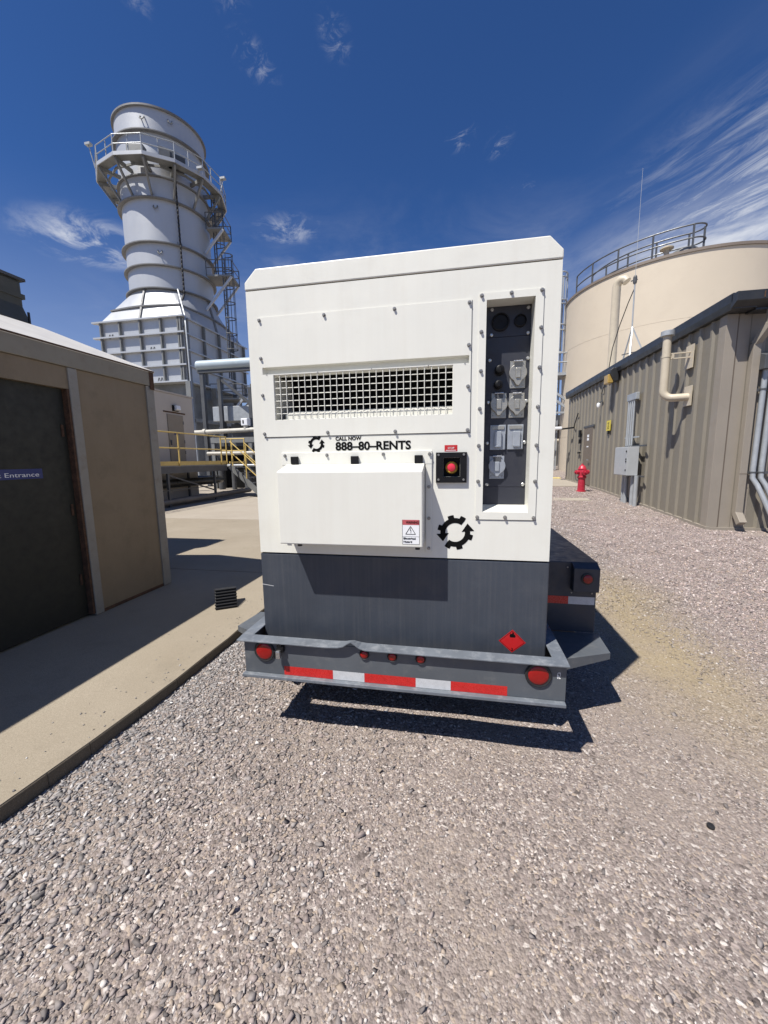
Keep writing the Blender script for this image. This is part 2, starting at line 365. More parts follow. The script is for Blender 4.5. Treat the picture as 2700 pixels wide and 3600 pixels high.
# the concrete slab, in cast bays with open joints
ys = [-8, 0.5, 0.8, 1.1, 1.3, 1.5, 1.8, 2.1, 2.4, 2.7, 3.0, 4.45]
mb = MB()
def bay(ylist, xl, xr=None, z=0.08):
    for a, b in zip(ylist, ylist[1:]):
        ra, rb = (float(edge_x(a)), float(edge_x(b))) if xr is None else (xr, xr)
        j = 0.006 * sin(a * 31) if xr is None else 0; k = 0.006 * sin(b * 31) if xr is None else 0
        mb.hexa([(xl, a, -0.3), (ra + j, a, -0.3), (rb + k, b, -0.3), (xl, b, -0.3)], [(xl, a, z), (ra + j, a, z), (rb + k, b, z), (xl, b, z)])
bay(ys, -40)
slab_o = structure(mb.build('pavement', M['concrete'], bevel=0.0))
mb = MB(); bay([4.464, 5.5, 7.0, 8.6], -40)
structure(mb.build('pavement', M['concrete']))
mb = MB(); bay([8.612, 12, 20, 60], -60, -1.83)
structure(mb.build('pavement', M['pad_conc']))
# stained edge course along the gravel
mb = MB()
for a, b in zip(ys, ys[1:]):
    ra, rb = float(edge_x(a)) + 0.006 * sin(a * 31), float(edge_x(b)) + 0.006 * sin(b * 31)
    mb.hexa([(ra - 0.02, a, -0.3), (ra + 0.012, a, -0.3), (rb + 0.012, b, -0.3), (rb - 0.02, b, -0.3)],
            [(ra - 0.02, a, 0.0815), (ra + 0.006, a, 0.074), (rb + 0.006, b, 0.074), (rb - 0.02, b, 0.0815)])
structure(mb.build('pavement_edge', M['concrete_edge'], bevel=0.006))

# ------------------------------------------------------------------ loose stones
def make_stones():
    protos = []
    for k in range(9):
        bm = bmesh.new()
        r = random.Random(k)
        n = 8
        for i in range(n):
            t = math.acos(1 - 2 * (i + 0.5) / n); ph = i * 2.39996 + r.uniform(-0.5, 0.5); q = r.uniform(0.5, 1.45)
            bm.verts.new((q * sin(t) * cos(ph), q * sin(t) * sin(ph), q * cos(t)))
        ret = bmesh.ops.convex_hull(bm, input=list(bm.verts))
        bmesh.ops.delete(bm, geom=[e for e in ret['geom_interior'] if isinstance(e, bmesh.types.BMVert)], context='VERTS')
        bmesh.ops.triangulate(bm, faces=bm.faces); bmesh.ops.recalc_face_normals(bm, faces=bm.faces)
        bm.verts.index_update()
        protos.append((np.array([v.co[:] for v in bm.verts]), np.array([[v.index for v in f.verts] for f in bm.faces])))
        bm.free()
    px, py, ps, pz = [], [], [], []
    def scatter(n, x0, x1, y0, y1, smin, smax, keep=None, power=2.2):
        x = rng.uniform(x0, x1, n); y = rng.uniform(y0, y1, n)
        s = smin + (smax - smin) * rng.random(n) ** power
        ok = x > edge_x(y) + 0.015
        if keep is not None: ok &= rng.random(n) < keep(x, y)
        px.append(x[ok]); py.append(y[ok]); ps.append(s[ok]); pz.append(np.zeros(ok.sum()))
    def patch(x, y, a=1.0):
        return 0.5 + 0.5 * np.sin(2.3 * a * x + 1.1 * np.sin(1.9 * a * y)) * np.sin(2.9 * a * y + 1.3 * np.sin(2.1 * a * x + 2))
    # coarse grey stone along the slab, thinning to the packed lane
    scatter(40000, -2.0, 0.1, 0.2, 5.0, 0.0065, 0.0165, lambda x, y: np.clip(1.05 - (x - edge_x(y)) / 1.7, 0.03, 1), 1.7)
    scatter(90000, -2.0, 3.4, 0.2, 4.4, 0.0032, 0.0070, lambda x, y: 0.28 + 0.72 * patch(x, y) * patch(y * 1.3 + 2, x * 1.7), 1.0)
    scatter(50000, -2.0, 3.4, 0.2, 4.4, 0.0050, 0.0105, lambda x, y: 0.10 + 0.42 * patch(x, y, 1.4) ** 2 + 0.75 * np.clip((-x + .1) / 1.5, 0, 1))
    scatter(2100, -1.9, 3.8, 0.2, 4.6, 0.010, 0.019, lambda x, y: 0.22 + 0.45 * np.clip(-x / 1.6, 0, 1) + 0.3 * patch(x, y, 0.8))
    # loose pink-grey stone to the right, up to the building
    scatter(64000, 1.3, 5.2, 2.2, 9.5, 0.006, 0.016, lambda x, y: np.clip((x - 1.2 + 0.3 * np.sin(y * 1.7)) / 0.9, 0, 1), 1.5)
    scatter(30000, 0.5, 5.0, 4.0, 20.0, 0.010, 0.026, None, 1.5)
    scatter(7000, 4.6, 11.0, 4.5, 8.3, 0.010, 0.022, None, 1.5)
    # a few kicked up onto the slab
    y_ = rng.uniform(0.4, 6.0, 260); x_ = edge_x(y_) - 0.02 - np.abs(rng.normal(0, 0.16, 260))
    px.append(x_); py.append(y_); ps.append(rng.uniform(0.002, 0.007, 260)); pz.append(np.full(260, 0.0815))
    x = np.concatenate(px); y = np.concatenate(py); s = np.concatenate(ps)
    n = len(x)
    z0_ = np.concatenate(pz)
    z = np.where(z0_ > 0, z0_, terrain(x, y) + bumpy(x, y) * (y < 25))
    pal = np.array([(0.266, 0.237, 0.223), (0.315, 0.272, 0.251), (0.300, 0.248, 0.228), (0.376, 0.315, 0.287), (0.199, 0.177, 0.167), (0.376, 0.306, 0.243),
                    (0.599, 0.551, 0.511), (0.139, 0.123, 0.117), (0.460, 0.414, 0.383)])
    w = np.array([0.175, 0.175, 0.165, 0.14, 0.115, 0.075, 0.05, 0.04, 0.065])
    ci = rng.choice(len(pal), n, p=w / w.sum())
    col = pal[ci] * rng.uniform(0.82, 1.2, (n, 1))
    far = np.clip((x - 1.9) / 0.6, 0, 1)[:, None]
    col = col * (1 - 0.5 * far) + (col * np.array([1.28, 1.16, 1.16]) + 0.02) * 0.5 * far
    grey = np.clip(1 - (x - edge_x(y)) / 0.9, 0, 1)[:, None]
    lum = col.mean(1, keepdims=True)
    col = col * (1 - 0.6 * grey) + (lum * np.array([1.0, 1.0, 1.0]) * 1.08) * 0.6 * grey
    och = np.clip(1 - np.abs(x - 1.42 - 0.06 * y + 0.2 * np.sin(2.3 * y)) / 0.62, 0, 1) * np.clip((6 - y) / 1.5, 0, 1) * np.clip((y - 1.7) / 1.3, 0, 1)
    och = (och * rng.uniform(0.3, 0.95, n))[:, None]
    col = col * (1 - och) + np.array([0.35, 0.285, 0.18]) * rng.uniform(0.75, 1.3, (n, 1)) * och
    pid = rng.integers(0, len(protos), n)
    V, F, Cc = [], [], []; base = 0
    for k, (pv, pf) in enumerate(protos):
        idx = np.where(pid == k)[0]; m = len(idx)
        if not m: continue
        a = rng.uniform(0, 2 * pi, m); b = rng.normal(0, 0.35, m); c = rng.normal(0, 0.35, m)
        sc = np.stack([s[idx] * rng.uniform(0.9, 1.7, m), s[idx] * rng.uniform(0.6, 1.1, m), s[idx] * rng.uniform(0.22, 0.5, m)], 1)
        q = pv[None] * sc[:, None]
        ca, sa = np.cos(b)[:, None], np.sin(b)[:, None]
        q = np.stack([q[..., 0], q[..., 1] * ca - q[..., 2] * sa, q[..., 1] * sa + q[..., 2] * ca], -1)
        ca, sa = np.cos(c)[:, None], np.sin(c)[:, None]
        q = np.stack([q[..., 0] * ca + q[..., 2] * sa, q[..., 1], -q[..., 0] * sa + q[..., 2] * ca], -1)
        ca, sa = np.cos(a)[:, None], np.sin(a)[:, None]
        q = np.stack([q[..., 0] * ca - q[..., 1] * sa, q[..., 0] * sa + q[..., 1] * ca, q[..., 2]], -1)
        q += np.stack([x[idx], y[idx], z[idx] + sc[:, 2] * 0.30], 1)[:, None]
        V.append(q.reshape(-1, 3)); Cc.append(np.repeat(col[idx], len(pv), 0))
        F.append((pf[None] + (base + np.arange(m) * len(pv))[:, None, None]).reshape(-1, 3)); base += m * len(pv)
    V = np.concatenate(V); F = np.concatenate(F); Cc = np.concatenate(Cc)
    me = bpy.data.meshes.new('gravel_stones')
    me.vertices.add(len(V)); me.vertices.foreach_set('co', V.astype(np.float32).ravel())
    me.loops.add(len(F) * 3); me.loops.foreach_set('vertex_index', F.astype(np.int32).ravel())
    me.polygons.add(len(F)); me.polygons.foreach_set('loop_start', np.arange(0, len(F) * 3, 3, dtype=np.int32))
    me.update(calc_edges=True)
    at = me.color_attributes.new('col', 'FLOAT_COLOR', 'POINT')
    at.data.foreach_set('color', np.concatenate([Cc, np.ones((len(Cc), 1))], 1).astype(np.float32).ravel())
    me.materials.append(M['stone'])
    o = bpy.data.objects.new('gravel_stones', me); COL.objects.link(o); o['kind'] = 'stuff'
make_stones()

# ------------------------------------------------------------------ the generator on its trailer
G = thing('generator_trailer', (-0.32, 3.4, 0), 'white towable generator with dark grey fuel tank and grey trailer bumper', 'generator')
FY = 1.98; BX0, BX1 = -1.097, 0.453; BACK = 5.0
vx0, vx1, vz0, vz1 = -1.036, 0.058, 1.642, 2.255
mesh_h = (-0.964, -0.026, 1.730, 1.963); rec_h = (0.126, 0.343, 1.245, 2.245); st_h = (-0.069, 0.013, 1.423, 1.517)
mb = MB()
wall_with_holes(mb, BX0, BX1, 1.0, 2.389, FY, [mesh_h, rec_h, st_h, (vx0 + 0.010, vx1 - 0.006, 1.9635, 2.0055)])
mb.add([(BX0, FY, 1.0), (BX0, BACK, 1.0), (BX0, BACK, 2.389), (BX0, FY, 2.389)], [(0, 1, 2, 3)])
mb.add([(BX1, FY, 1.0), (BX1, BACK, 1.0), (BX1, BACK, 2.389), (BX1, FY, 2.389)], [(0, 1, 2, 3)])
mb.add([(BX0, BACK, 1.0), (BX1, BACK, 1.0), (BX1, BACK, 2.389), (BX0, BACK, 2.389)], [(0, 1, 2, 3)])
mb.add([(BX0, FY, 1.0), (BX1, FY, 1.0), (BX1, BACK, 1.0), (BX0, BACK, 1.0)], [(0, 1, 2, 3)])
canopy = mb.build('canopy', M['white'], G)
cap = [(BX0 - 0.003, 2.393), (BX1 + 0.003, 2.393), (BX1 + 0.003, 2.431), (BX1 - 0.057, 2.494), (BX0 + 0.062, 2.494), (BX0 - 0.003, 2.431)]
MB().prism(cap, 'y', FY - 0.004, BACK + 0.004).build('roof_cap', M['white'], G, bevel=0.006)
# dark seam behind the cap joint
MB().box(BX0 + 0.004, BX1 - 0.004, FY + 0.004, BACK - 0.004, 2.386, 2.396).build('seam_gasket', M['void'], G)
# discharge chamber behind the grille
mb = MB()
a, b, c, d = mesh_h
mb.add([(a, FY, c), (a, 2.5, c), (a, 2.5, d), (a, FY, d)], [(0, 1, 2, 3)])
mb.add([(b, FY, c), (b, 2.5, c), (b, 2.5, d), (b, FY, d)], [(0, 1, 2, 3)])
mb.add([(a, FY, d), (b, FY, d), (b, 2.5, d), (a, 2.5, d)], [(0, 1, 2, 3)])
mb.add([(a, FY, c), (b, FY, c), (b, FY + 0.05, c), (a, FY + 0.05, c)], [(0, 1, 2, 3)])
mb.build('duct_lining', M['white'], G)
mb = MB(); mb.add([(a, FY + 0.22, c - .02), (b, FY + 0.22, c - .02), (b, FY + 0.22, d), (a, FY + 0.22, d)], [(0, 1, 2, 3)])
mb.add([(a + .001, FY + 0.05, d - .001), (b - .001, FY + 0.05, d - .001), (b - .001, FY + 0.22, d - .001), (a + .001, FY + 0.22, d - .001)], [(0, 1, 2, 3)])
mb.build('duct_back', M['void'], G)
MB().prism([(FY + 0.05, 1.70), (FY + 0.05, 1.765), (FY + 0.09, 1.783), (FY + 0.13, 1.783), (FY + 0.13, 1.70)], 'x', a + 0.035, b).build('baffle', M['white'], G, bevel=0.004)
# bolted vent panel with a drip hood formed into it
vx0, vx1, vz0, vz1 = -1.036, 0.058, 1.642, 2.255
slot_h = (vx0 + 0.012, vx1 - 0.008, 1.968, 2.004)
mb = MB()
wall_with_holes(mb, vx0, vx1, vz0, vz1, FY - 0.004, [mesh_h, slot_h])
sa, sb, sc_, sd = slot_h
mb.add([(sa, FY - .004, sd), (sb, FY - .004, sd), (sb - .004, FY + .030, sd - .004), (sa + .01, FY + .030, sd - .004)], [(0, 1, 2, 3)])
mb.add([(sa, FY - .004, sc_), (sb, FY - .004, sc_), (sb - .004, FY + .030, sc_ - .012), (sa + .01, FY + .030, sc_ - .012)], [(0, 1, 2, 3)])
mb.add([(sa + .01, FY + .030, sc_ - .012), (sb - .004, FY + .030, sc_ - .012), (sb - .004, FY + .030, sd - .004), (sa + .01, FY + .030, sd - .004)], [(0, 1, 2, 3)])
mb.add([(sa, FY - .004, sc_), (sa + .01, FY + .03, sc_ - .012), (sa + .01, FY + .03, sd - .004), (sa, FY - .004, sd)], [(0, 1, 2, 3)])
mb.add([(sb, FY - .004, sc_), (sb - .004, FY + .03, sc_ - .012), (sb - .004, FY + .03, sd - .004), (sb, FY - .004, sd)], [(0, 1, 2, 3)])
for (p, q) in (((vx0, vz0), (vx1, vz0)), ((vx1, vz0), (vx1, vz1)), ((vx0, vz1), (vx1, vz1)), ((vx0, vz0), (vx0, vz1))):
    mb.add([(p[0], FY - .004, p[1]), (q[0], FY - .004, q[1]), (q[0], FY - .0003, q[1]), (p[0], FY - .0003, p[1])], [(0, 1, 2, 3)])
vent = mb.build('vent_panel', M['white'], G)
# thin dark strips standing in for the panel's cast shadow, below and right
MB().box(vx0 + 0.004, vx1 + 0.0035, FY - 0.0025, FY - 0.0005, vz0 - 0.0035, vz0).build('panel_shadow_line', M['rubber'], G)
MB().box(vx1, vx1 + 0.003, FY - 0.0025, FY - 0.0005, vz0, vz1 - 0.004).build('panel_shadow_line', M['steel_grey'], G)
mb = MB()
for i in range(28):
    x = a + (b - a) * i / 27; mb.cyl((x, FY + 0.0, c - 0.004), (x, FY + 0.0, d + 0.004), 0.0022, n=8)
for i in range(8):
    z = c + (d - c) * i / 7; mb.cyl((a - 0.004, FY + 0.005, z), (b + 0.004, FY + 0.005, z), 0.0021, n=8)
mb.build('wire_grille', M['white'], vent, smooth=True)
for x in (-1.0, -0.715, -0.43, -0.145, 0.03):
    MB().lathe((x, FY - 0.004, 1.9655), (0, -1, 0), [(0.0022, 0), (0.003, 0.002)], 8).build('rivet', M['bolt'], vent)

def bolt(parent, x, z, y=FY - 0.004, r=0.0068, mat='bolt'):
    m = MB().lathe((x, y, z), (0, -1, 0), [(r * 1.35, 0), (r * 1.35, 0.002)], 14)
    m.lathe((x, y - 0.002, z), (0, -1, 0), [(r, 0), (r, 0.007), (r * 0.8, 0.0085)], 6)
    return m.build('bolt', M[mat], parent)
first = bolt(vent, -1.027, 2.241)
copies(first, [(x + 1.027, 0, z - 2.241) for x, z in [(-.672, 2.241), (-.311, 2.241), (.047, 2.241), (.047, 2.05), (.046, 1.859), (.047, 1.652), (-1.029, 2.051),
       (-1.03, 1.862), (-1.031, 1.659), (-.672, 1.658), (-.313, 1.654)]])

# recessed outlet bay
mb = MB()
fx0, fx1, fz0, fz1 = 0.092, 0.379, 1.207, 2.276
wall_with_holes(mb, fx0, fx1, fz0, fz1, FY - 0.004, [rec_h])
for (p, q) in (((fx0, fz0), (fx1, fz0)), ((fx1, fz0), (fx1, fz1)), ((fx0, fz1), (fx1, fz1)), ((fx0, fz0), (fx0, fz1))):
    mb.add([(p[0], FY - .004, p[1]), (q[0], FY - .004, q[1]), (q[0], FY - .0003, q[1]), (p[0], FY - .0003, p[1])], [(0, 1, 2, 3)])
RB = 2.076
a, b, c, d = rec_h
mb.add([(a, FY - .004, c), (a, RB, c + .027), (a, RB, d), (a, FY - .004, d)], [(0, 1, 2, 3)])
mb.add([(b, FY - .004, c), (b, RB, c + .027), (b, RB, d), (b, FY - .004, d)], [(0, 1, 2, 3)])
mb.add([(a, FY - .004, d), (b, FY - .004, d), (b, RB, d), (a, RB, d)], [(0, 1, 2, 3)])
mb.add([(a, FY - .004, c), (b, FY - .004, c), (b, RB, c + .027), (a, RB, c + .027)], [(0, 1, 2, 3)])
bay_o = mb.build('outlet_bay', M['white'], G)
MB().box(fx0 + 0.003, fx1 + 0.003, FY - 0.0025, FY - 0.0005, fz0 - 0.003, fz0).build('panel_shadow_line', M['rubber'], G)  # dark strips in place of the flange's cast shadow, below and right
MB().box(fx1, fx1 + 0.0022, FY - 0.0025, FY - 0.0005, fz0, fz1 - 0.004).build('panel_shadow_line', M['steel_grey'], G)
first = bolt(bay_o, .103, 2.266)
copies(first, [(x - .103, 0, z - 2.266) for x, z in [(.236, 2.267), (.369, 2.268), (.104, 2.105), (.105, 1.927), (.103, 1.751), (.102, 1.574), (.102, 1.399), (.101, 1.219),
       (.371, 2.106), (.371, 1.929), (.37, 1.751), (.371, 1.571), (.371, 1.398), (.371, 1.219), (.236, 1.22)]])
mb = MB(); mb.box(a, b, RB - 0.004, RB + 0.01, 2.1035, d); mb.box(a, b, RB - 0.003, RB + 0.01, 1.3655, 2.1015); mb.box(a, b, RB - 0.002, RB + 0.01, c + .02, 1.364)
pnl = mb.build('outlet_panel', M['panel_dark'], G)
first = MB().lathe((.158, RB - .004, 2.232), (0, -1, 0), [(0.0085, 0), (0.0085, 0.003), (0.005, 0.006)], 12).build('screw', M['chrome'], pnl)
copies(first, [(x - .158, 0, z - 2.232) for x, z in [(.328, 2.23), (.158, 2.115), (.33, 2.114), (.153, 1.995), (.333, 1.995), (.151, 1.792), (.333, 1.792), (.15, 1.589), (.331, 1.589), (.151, 1.377), (.330, 1.377)]])
for x, z, r in ((.199, 2.171, .042), (.292, 2.171, .029)):
    g = MB().lathe((x, RB - .004, z), (0, -1, 0), [(r, 0), (r, 0.012), (r * .85, 0.014), (r * .8, 0.006)], 28).build('gauge_port', M['black'], G, smooth=True)
for x, z, r in ((.2, 1.943, .024), (.195, 1.873, .021)):
    g = MB().lathe((x, RB - .003, z), (0, -1, 0), [(r, 0), (r, 0.015), (r * .82, 0.018), (r * .8, 0.045), (r * .55, 0.048)], 20).build('breaker_knob', M['black'], G, smooth=True)
    MB().box(x - .005, x + .005, RB - .056, RB - .046, z - r * .6, z + r * .6).build('grip', M['black'], g, bevel=0.001)
def receptacle(cx, z0, z1, grey=False):
    mt = M['cover_grey'] if grey else M['cover_metal']
    w = 0.0365; h = z1 - z0; y = RB - .003
    p = MB().box(cx - w, cx + w, y - 0.004, y, z0, z1).build('receptacle', mt, G, bevel=0.0015)
    R_ = 0.0415; cz = z0 + h * 0.56
    poly = [(cx + R_ * cos(t), cz + R_ * sin(t)) for t in np.linspace(radians(-62), radians(242), 30)]
    poly += [(cx - 0.012, z0 + 0.021), (cx - 0.006, z0 + 0.012), (cx + 0.006, z0 + 0.012), (cx + 0.012, z0 + 0.021)]
    MB().prism(poly, 'y', y - 0.020, y - 0.006).build('flip_cover', mt, p, bevel=0.002)
    MB().box(cx - 0.011, cx + 0.011, y - 0.026, y - 0.0205, cz - 0.026, cz + 0.022).build('rib', mt, p, bevel=0.003)
    MB().cyl((cx - 0.021, y - 0.012, z1 - 0.002), (cx + 0.021, y - 0.012, z1 - 0.002), 0.0055, n=12).build('hinge', M['chrome'], p, smooth=True)
    MB().box(cx - 0.019, cx + 0.019, y - 0.0215, y - 0.0205, z1 - 0.028, z1 - 0.009).build('hinge_leaf', M['steel_dark'], p)
    for sx in (-1, 1):
        MB().lathe((cx + sx * 0.027, y - 0.004, z0 + 0.014), (0, -1, 0), [(0.004, 0), (0.003, 0.002)], 8).build('screw', M['bolt'], p)
receptacle(.2875, 1.855, 1.984); receptacle(.201, 1.712, 1.835); receptacle(.287, 1.712, 1.831); receptacle(.199, 1.407, 1.523, True)
def duplex(cx, z0, z1, off):
    y = RB - .003
    p = MB().box(cx - .038, cx + .038, y - .006, y, z0, z1).build('duplex_outlet', M['cover_grey'], G, bevel=0.0015)
    MB().box(cx - .018 + off, cx + .017 + off, y - .018, y - .0065, z0 + .016, z1 - .032).build('spring_cover', M['cover_grey'], p, bevel=0.003)
    MB().box(cx - .016 + off, cx + .015 + off, y - .0225, y - .0185, z0 + .013, z0 + .021).build('lip', M['chrome'], p, bevel=0.001)
    MB().box(cx - .030, cx + .030, y - .011, y - .0065, z1 - .022, z1 - .005).build('hinge', M['cover_metal'], p, bevel=0.001)
    MB().box(cx + .029, cx + .034, y - .013, y - .0065, z0 + .004, z1 - .04).build('rib', M['cover_grey'], p)
duplex(.2005, 1.554, 1.678, 0.0); duplex(.2855, 1.555, 1.678, 0.006)

# hinged connection box
bx0, bx1, bz0, bz1 = -0.909, -0.162, 1.083, 1.458; BF = 1.84
mb = MB().prism([(BF, bz0), (BF, bz1), (FY - .012, 1.494), (FY - .012, bz0)], 'x', bx0, bx1)
box_o = mb.build('connection_box', M['white'], G, bevel=0.006)
mb = MB(); mb.box(-.938, -.126, FY - .010, FY - .0005, 1.487, 1.556); mb.box(-.1585, -.126, FY - .009, FY - .0005, 1.032, 1.487); mb.box(-.938, -.912, FY - .009, FY - .0005, 1.06, 1.487)
mb.build('box_flange', M['white'], box_o, bevel=0.002)
h1 = MB().box(-.879, -.838, FY - .026, FY - .0105, 1.494, 1.535).build('hinge', M['black'], box_o, bevel=0.003)
copies(h1, [(.333, 0, -.002), (.666, 0, -.002)])
first = bolt(box_o, -.916, 1.540, FY - .010, .0066)
copies(first, [(x + .916, 0, z - 1.540) for x, z in [(-.679, 1.540), (-.375, 1.540), (-.138, 1.538)]])
for z in (1.372, 1.21, 1.052): bolt(box_o, -.141, z, FY - .009, .0066)
for x in (-.814, -.19):
    MB().cyl((x, BF + .04, 1.066), (x, BF + .04, 1.0825), 0.012, n=12).build('rubber_foot', M['rubber'], box_o)
# warning label on the box
ly = BF - 0.0006
mb = MB().sheet([(-.261, 1.100), (-.177, 1.100), (-.177, 1.222), (-.261, 1.222)], ly)
lab = mb.build('warning_label', M['label_white'], G)
MB().sheet([(-.2605, 1.1965), (-.1775, 1.1965), (-.1775, 1.2215), (-.2605, 1.2215)], ly - .0006).build('label_header', M['label_red'], lab)
mb = MB()
def line2(p, q, w, y):
    dx, dz = q[0] - p[0], q[1] - p[1]; L = math.hypot(dx, dz); nx_, nz_ = -dz / L * w / 2, dx / L * w / 2
    mb.sheet([(p[0] - nx_, p[1] - nz_), (q[0] - nx_, q[1] - nz_), (q[0] + nx_, q[1] + nz_), (p[0] + nx_, p[1] + nz_)], y)
T = [(-.2445, 1.150), (-.196, 1.150), (-.220, 1.189)]
for i in range(3): line2(T[i], T[(i + 1) % 3], .0028, ly - .0006 - i * .00005)
line2((-.219, 1.181), (-.223, 1.169), .002, ly - .0008); line2((-.223, 1.169), (-.218, 1.170), .002, ly - .00085); line2((-.218, 1.171), (-.219, 1.155), .002, ly - .0009)
line2((-.2605, 1.1385), (-.1775, 1.1385), .001, ly - .0008)
for p, q in (((-.2605, 1.1005), (-.2605, 1.2215)), ((-.1775, 1.1005), (-.1775, 1.2215)), ((-.2605, 1.1005), (-.1775, 1.1005))): line2(p, q, .0012, ly - .00095)
mb.build('hazard_symbol', M['ink'], lab)
lettering('lettering', 'WARNING', .016, M['ink'], lab, (-.2430, ly - .0010, 1.2025), width=.062, height=.0125, bold=.0004)
lettering('lettering', 'Electrical', .012, M['ink'], lab, (-.2555, ly - .0010, 1.1245), width=.060, height=.0095, bold=.0003)
lettering('lettering', 'Hazard', .012, M['ink'], lab, (-.2555, ly - .0010, 1.1085), width=.042, height=.0090, bold=.0003)

# emergency stop in its moulded guard
sx0, sx1, sz0, sz1 = -.106, .046, 1.393, 1.544
mb = MB()
hx0_, hx1_, hz0_, hz1_ = -.0695, .0135, 1.4225, 1.5175
for (x0, x1, z0, z1) in ((sx0, sx1, sz0, hz0_), (sx0, sx1, hz1_, sz1), (sx0, hx0_, hz0_, hz1_), (hx1_, sx1, hz0_, hz1_)):
    mb.box(x0, x1, FY - .014, FY - .0005, z0, z1)
e = mb.build('emergency_stop', M['black'], G, bevel=0.0)
mb = MB()
mb.add([(hx0_, FY - .013, hz0_), (hx0_, FY + .05, hz0_), (hx0_, FY + .05, hz1_), (hx0_, FY - .013, hz1_)], [(0, 1, 2, 3)])
mb.add([(hx1_, FY - .013, hz0_), (hx1_, FY + .05, hz0_), (hx1_, FY + .05, hz1_), (hx1_, FY - .013, hz1_)], [(0, 1, 2, 3)])
mb.add([(hx0_, FY - .013, hz1_), (hx1_, FY - .013, hz1_), (hx1_, FY + .05, hz1_), (hx0_, FY + .05, hz1_)], [(0, 1, 2, 3)])
mb.add([(hx0_, FY - .013, hz0_), (hx1_, FY - .013, hz0_), (hx1_, FY + .05, hz0_), (hx0_, FY + .05, hz0_)], [(0, 1, 2, 3)])
mb.add([(hx0_, FY + .05, hz0_), (hx1_, FY + .05, hz0_), (hx1_, FY + .05, hz1_), (hx0_, FY + .05, hz1_)], [(0, 1, 2, 3)])
mb.build('recess', M['black'], e)
MB().lathe((-.029, FY + .03, 1.468), (0, -1, 0), [(.031, 0), (.031, .012), (.026, .016)], 28).build('ring', M['brass'], e, smooth=True)
MB().lathe((-.029, FY + .012, 1.468), (0, -1, 0), [(.014, 0), (.014, .012), (.0205, .014), (.0205, .024), (.018, .029), (.010, .0315), (.002, .0325)], 28).build('push_button', M['stop_red'], e, smooth=True)
for x in (sx0 + .013, sx1 - .015):
    for z in (sz0 + .015, sz1 - .012):
        MB().lathe((x, FY - .014, z), (0, -1, 0), [(.0062, 0), (.005, .003)], 10).build('screw', M['bolt'], e)
mb = MB().sheet([(-.064, 1.549), (-.001, 1.549), (-.001, 1.580), (-.064, 1.580)], FY - .0008)
rl = mb.build('stop_label', M['red'], G)
lettering('lettering', 'STOP', .012, M['label_white'], rl, (-.048, FY - .0015, 1.5605), width=.032, height=.0095)
MB().sheet([(-.058, 1.553), (-.007, 1.553), (-.007, 1.5555), (-.058, 1.5555)], FY - .0012).build('label_stripe', M['label_white'], rl)

# lettering and the gear emblems
lettering('lettering', 'CALL NOW', .03, M['ink'], G, (-.632, FY - .0012, 1.6145), width=.140, height=.0205, bold=.0010)
lettering('lettering', '888\u201380\u2013RENTS', .06, M['ink'], G, (-.633, FY - .0012, 1.5625), width=.400, height=.0455, bold=.0019)
def emblem(cx, cz, R_, y):
    mb_ = MB()
    for turn in (0, pi):
        def P(r, t): return (cx + r * R_ * cos(t + turn), cz + r * R_ * sin(t + turn))
        ts = np.linspace(radians(52), radians(186), 68)
        teeth = [radians(q) for q in (63, 106, 163)]
        rad = [1.0 if any(abs(t - q) < radians(10.5) for q in teeth) else 0.83 for t in ts]
        vs_ = [P(0.54, t) for t in ts] + [P(r, t) for r, t in zip(rad, ts)]
        n = len(ts)
        mb_.add([(u, y, w) for u, w in vs_], [(i, i + 1, n + i + 1, n + i) for i in range(n - 1)])
        t1 = radians(186)
        q1, q2, tip = P(0.36, t1), P(1.06, t1), P(0.86, radians(218))
        mb_.add([(u, y - .00005, w) for u, w in (q1, q2, tip)], [(0, 1, 2)])
    return mb_
emblem(-.007, 1.137, .0905, FY - .0012).build('gear_emblem', M['ink'], G)
emblem(-.739, 1.599, .0455, FY - .0012).build('gear_emblem', M['ink'], G)

# fuel tank base
mb = MB().box(-1.101, .457, 1.984, 4.98, .375, .993)
tank = mb.build('fuel_tank', M['tank_grey'], G, bevel=0.006)
MB().box(-1.09, .446, 1.99, 4.97, .9935, .9995).build('tank_gasket', M['void'], G)
ty = 1.984
mb = MB(); mb.add([(-1.10, ty - .0006, .807), (-1.03, ty - .0006, .799), (-1.03, ty - .0006, .802), (-1.10, ty - .0006, .811)], [(0, 1, 2, 3)]); mb.build('scratch', M['white_tape'], tank)
dm = [(.291, .505), (.359, .563), (.291, .631), (.223, .566)]
pl_ = MB().sheet(dm, ty - .0008).build('flammable_placard', M['red'], G)
mb = MB()
ctr = (.291, .567)
ins = [(ctr[0] + (u - ctr[0]) * .9, ctr[1] + (w - ctr[1]) * .9) for u, w in dm]
for i in range(4): line2(ins[i], ins[(i + 1) % 4], .0014, ty - .0014 - i * .00005)
fl = [(.279, .589), (.305, .589), (.307, .597), (.303, .606), (.299, .603), (.298, .613), (.291, .6195), (.2905, .610), (.286, .606), (.283, .611), (.279, .604), (.277, .597)]
mb.sheet(fl, ty - .0017)
mb.build('flame_symbol', M['ink'], pl_)
lettering('lettering', '3', .02, M['ink'], pl_, (.287, ty - .0015, .516), width=.008, height=.014)

# bumper and chassis
BY = 1.83
mb = MB()
mb.box(-1.145, .520, BY, BY + .008, .355, .548)
bumper = mb.build('bumper', M['frame_grey'], G, bevel=0.002)
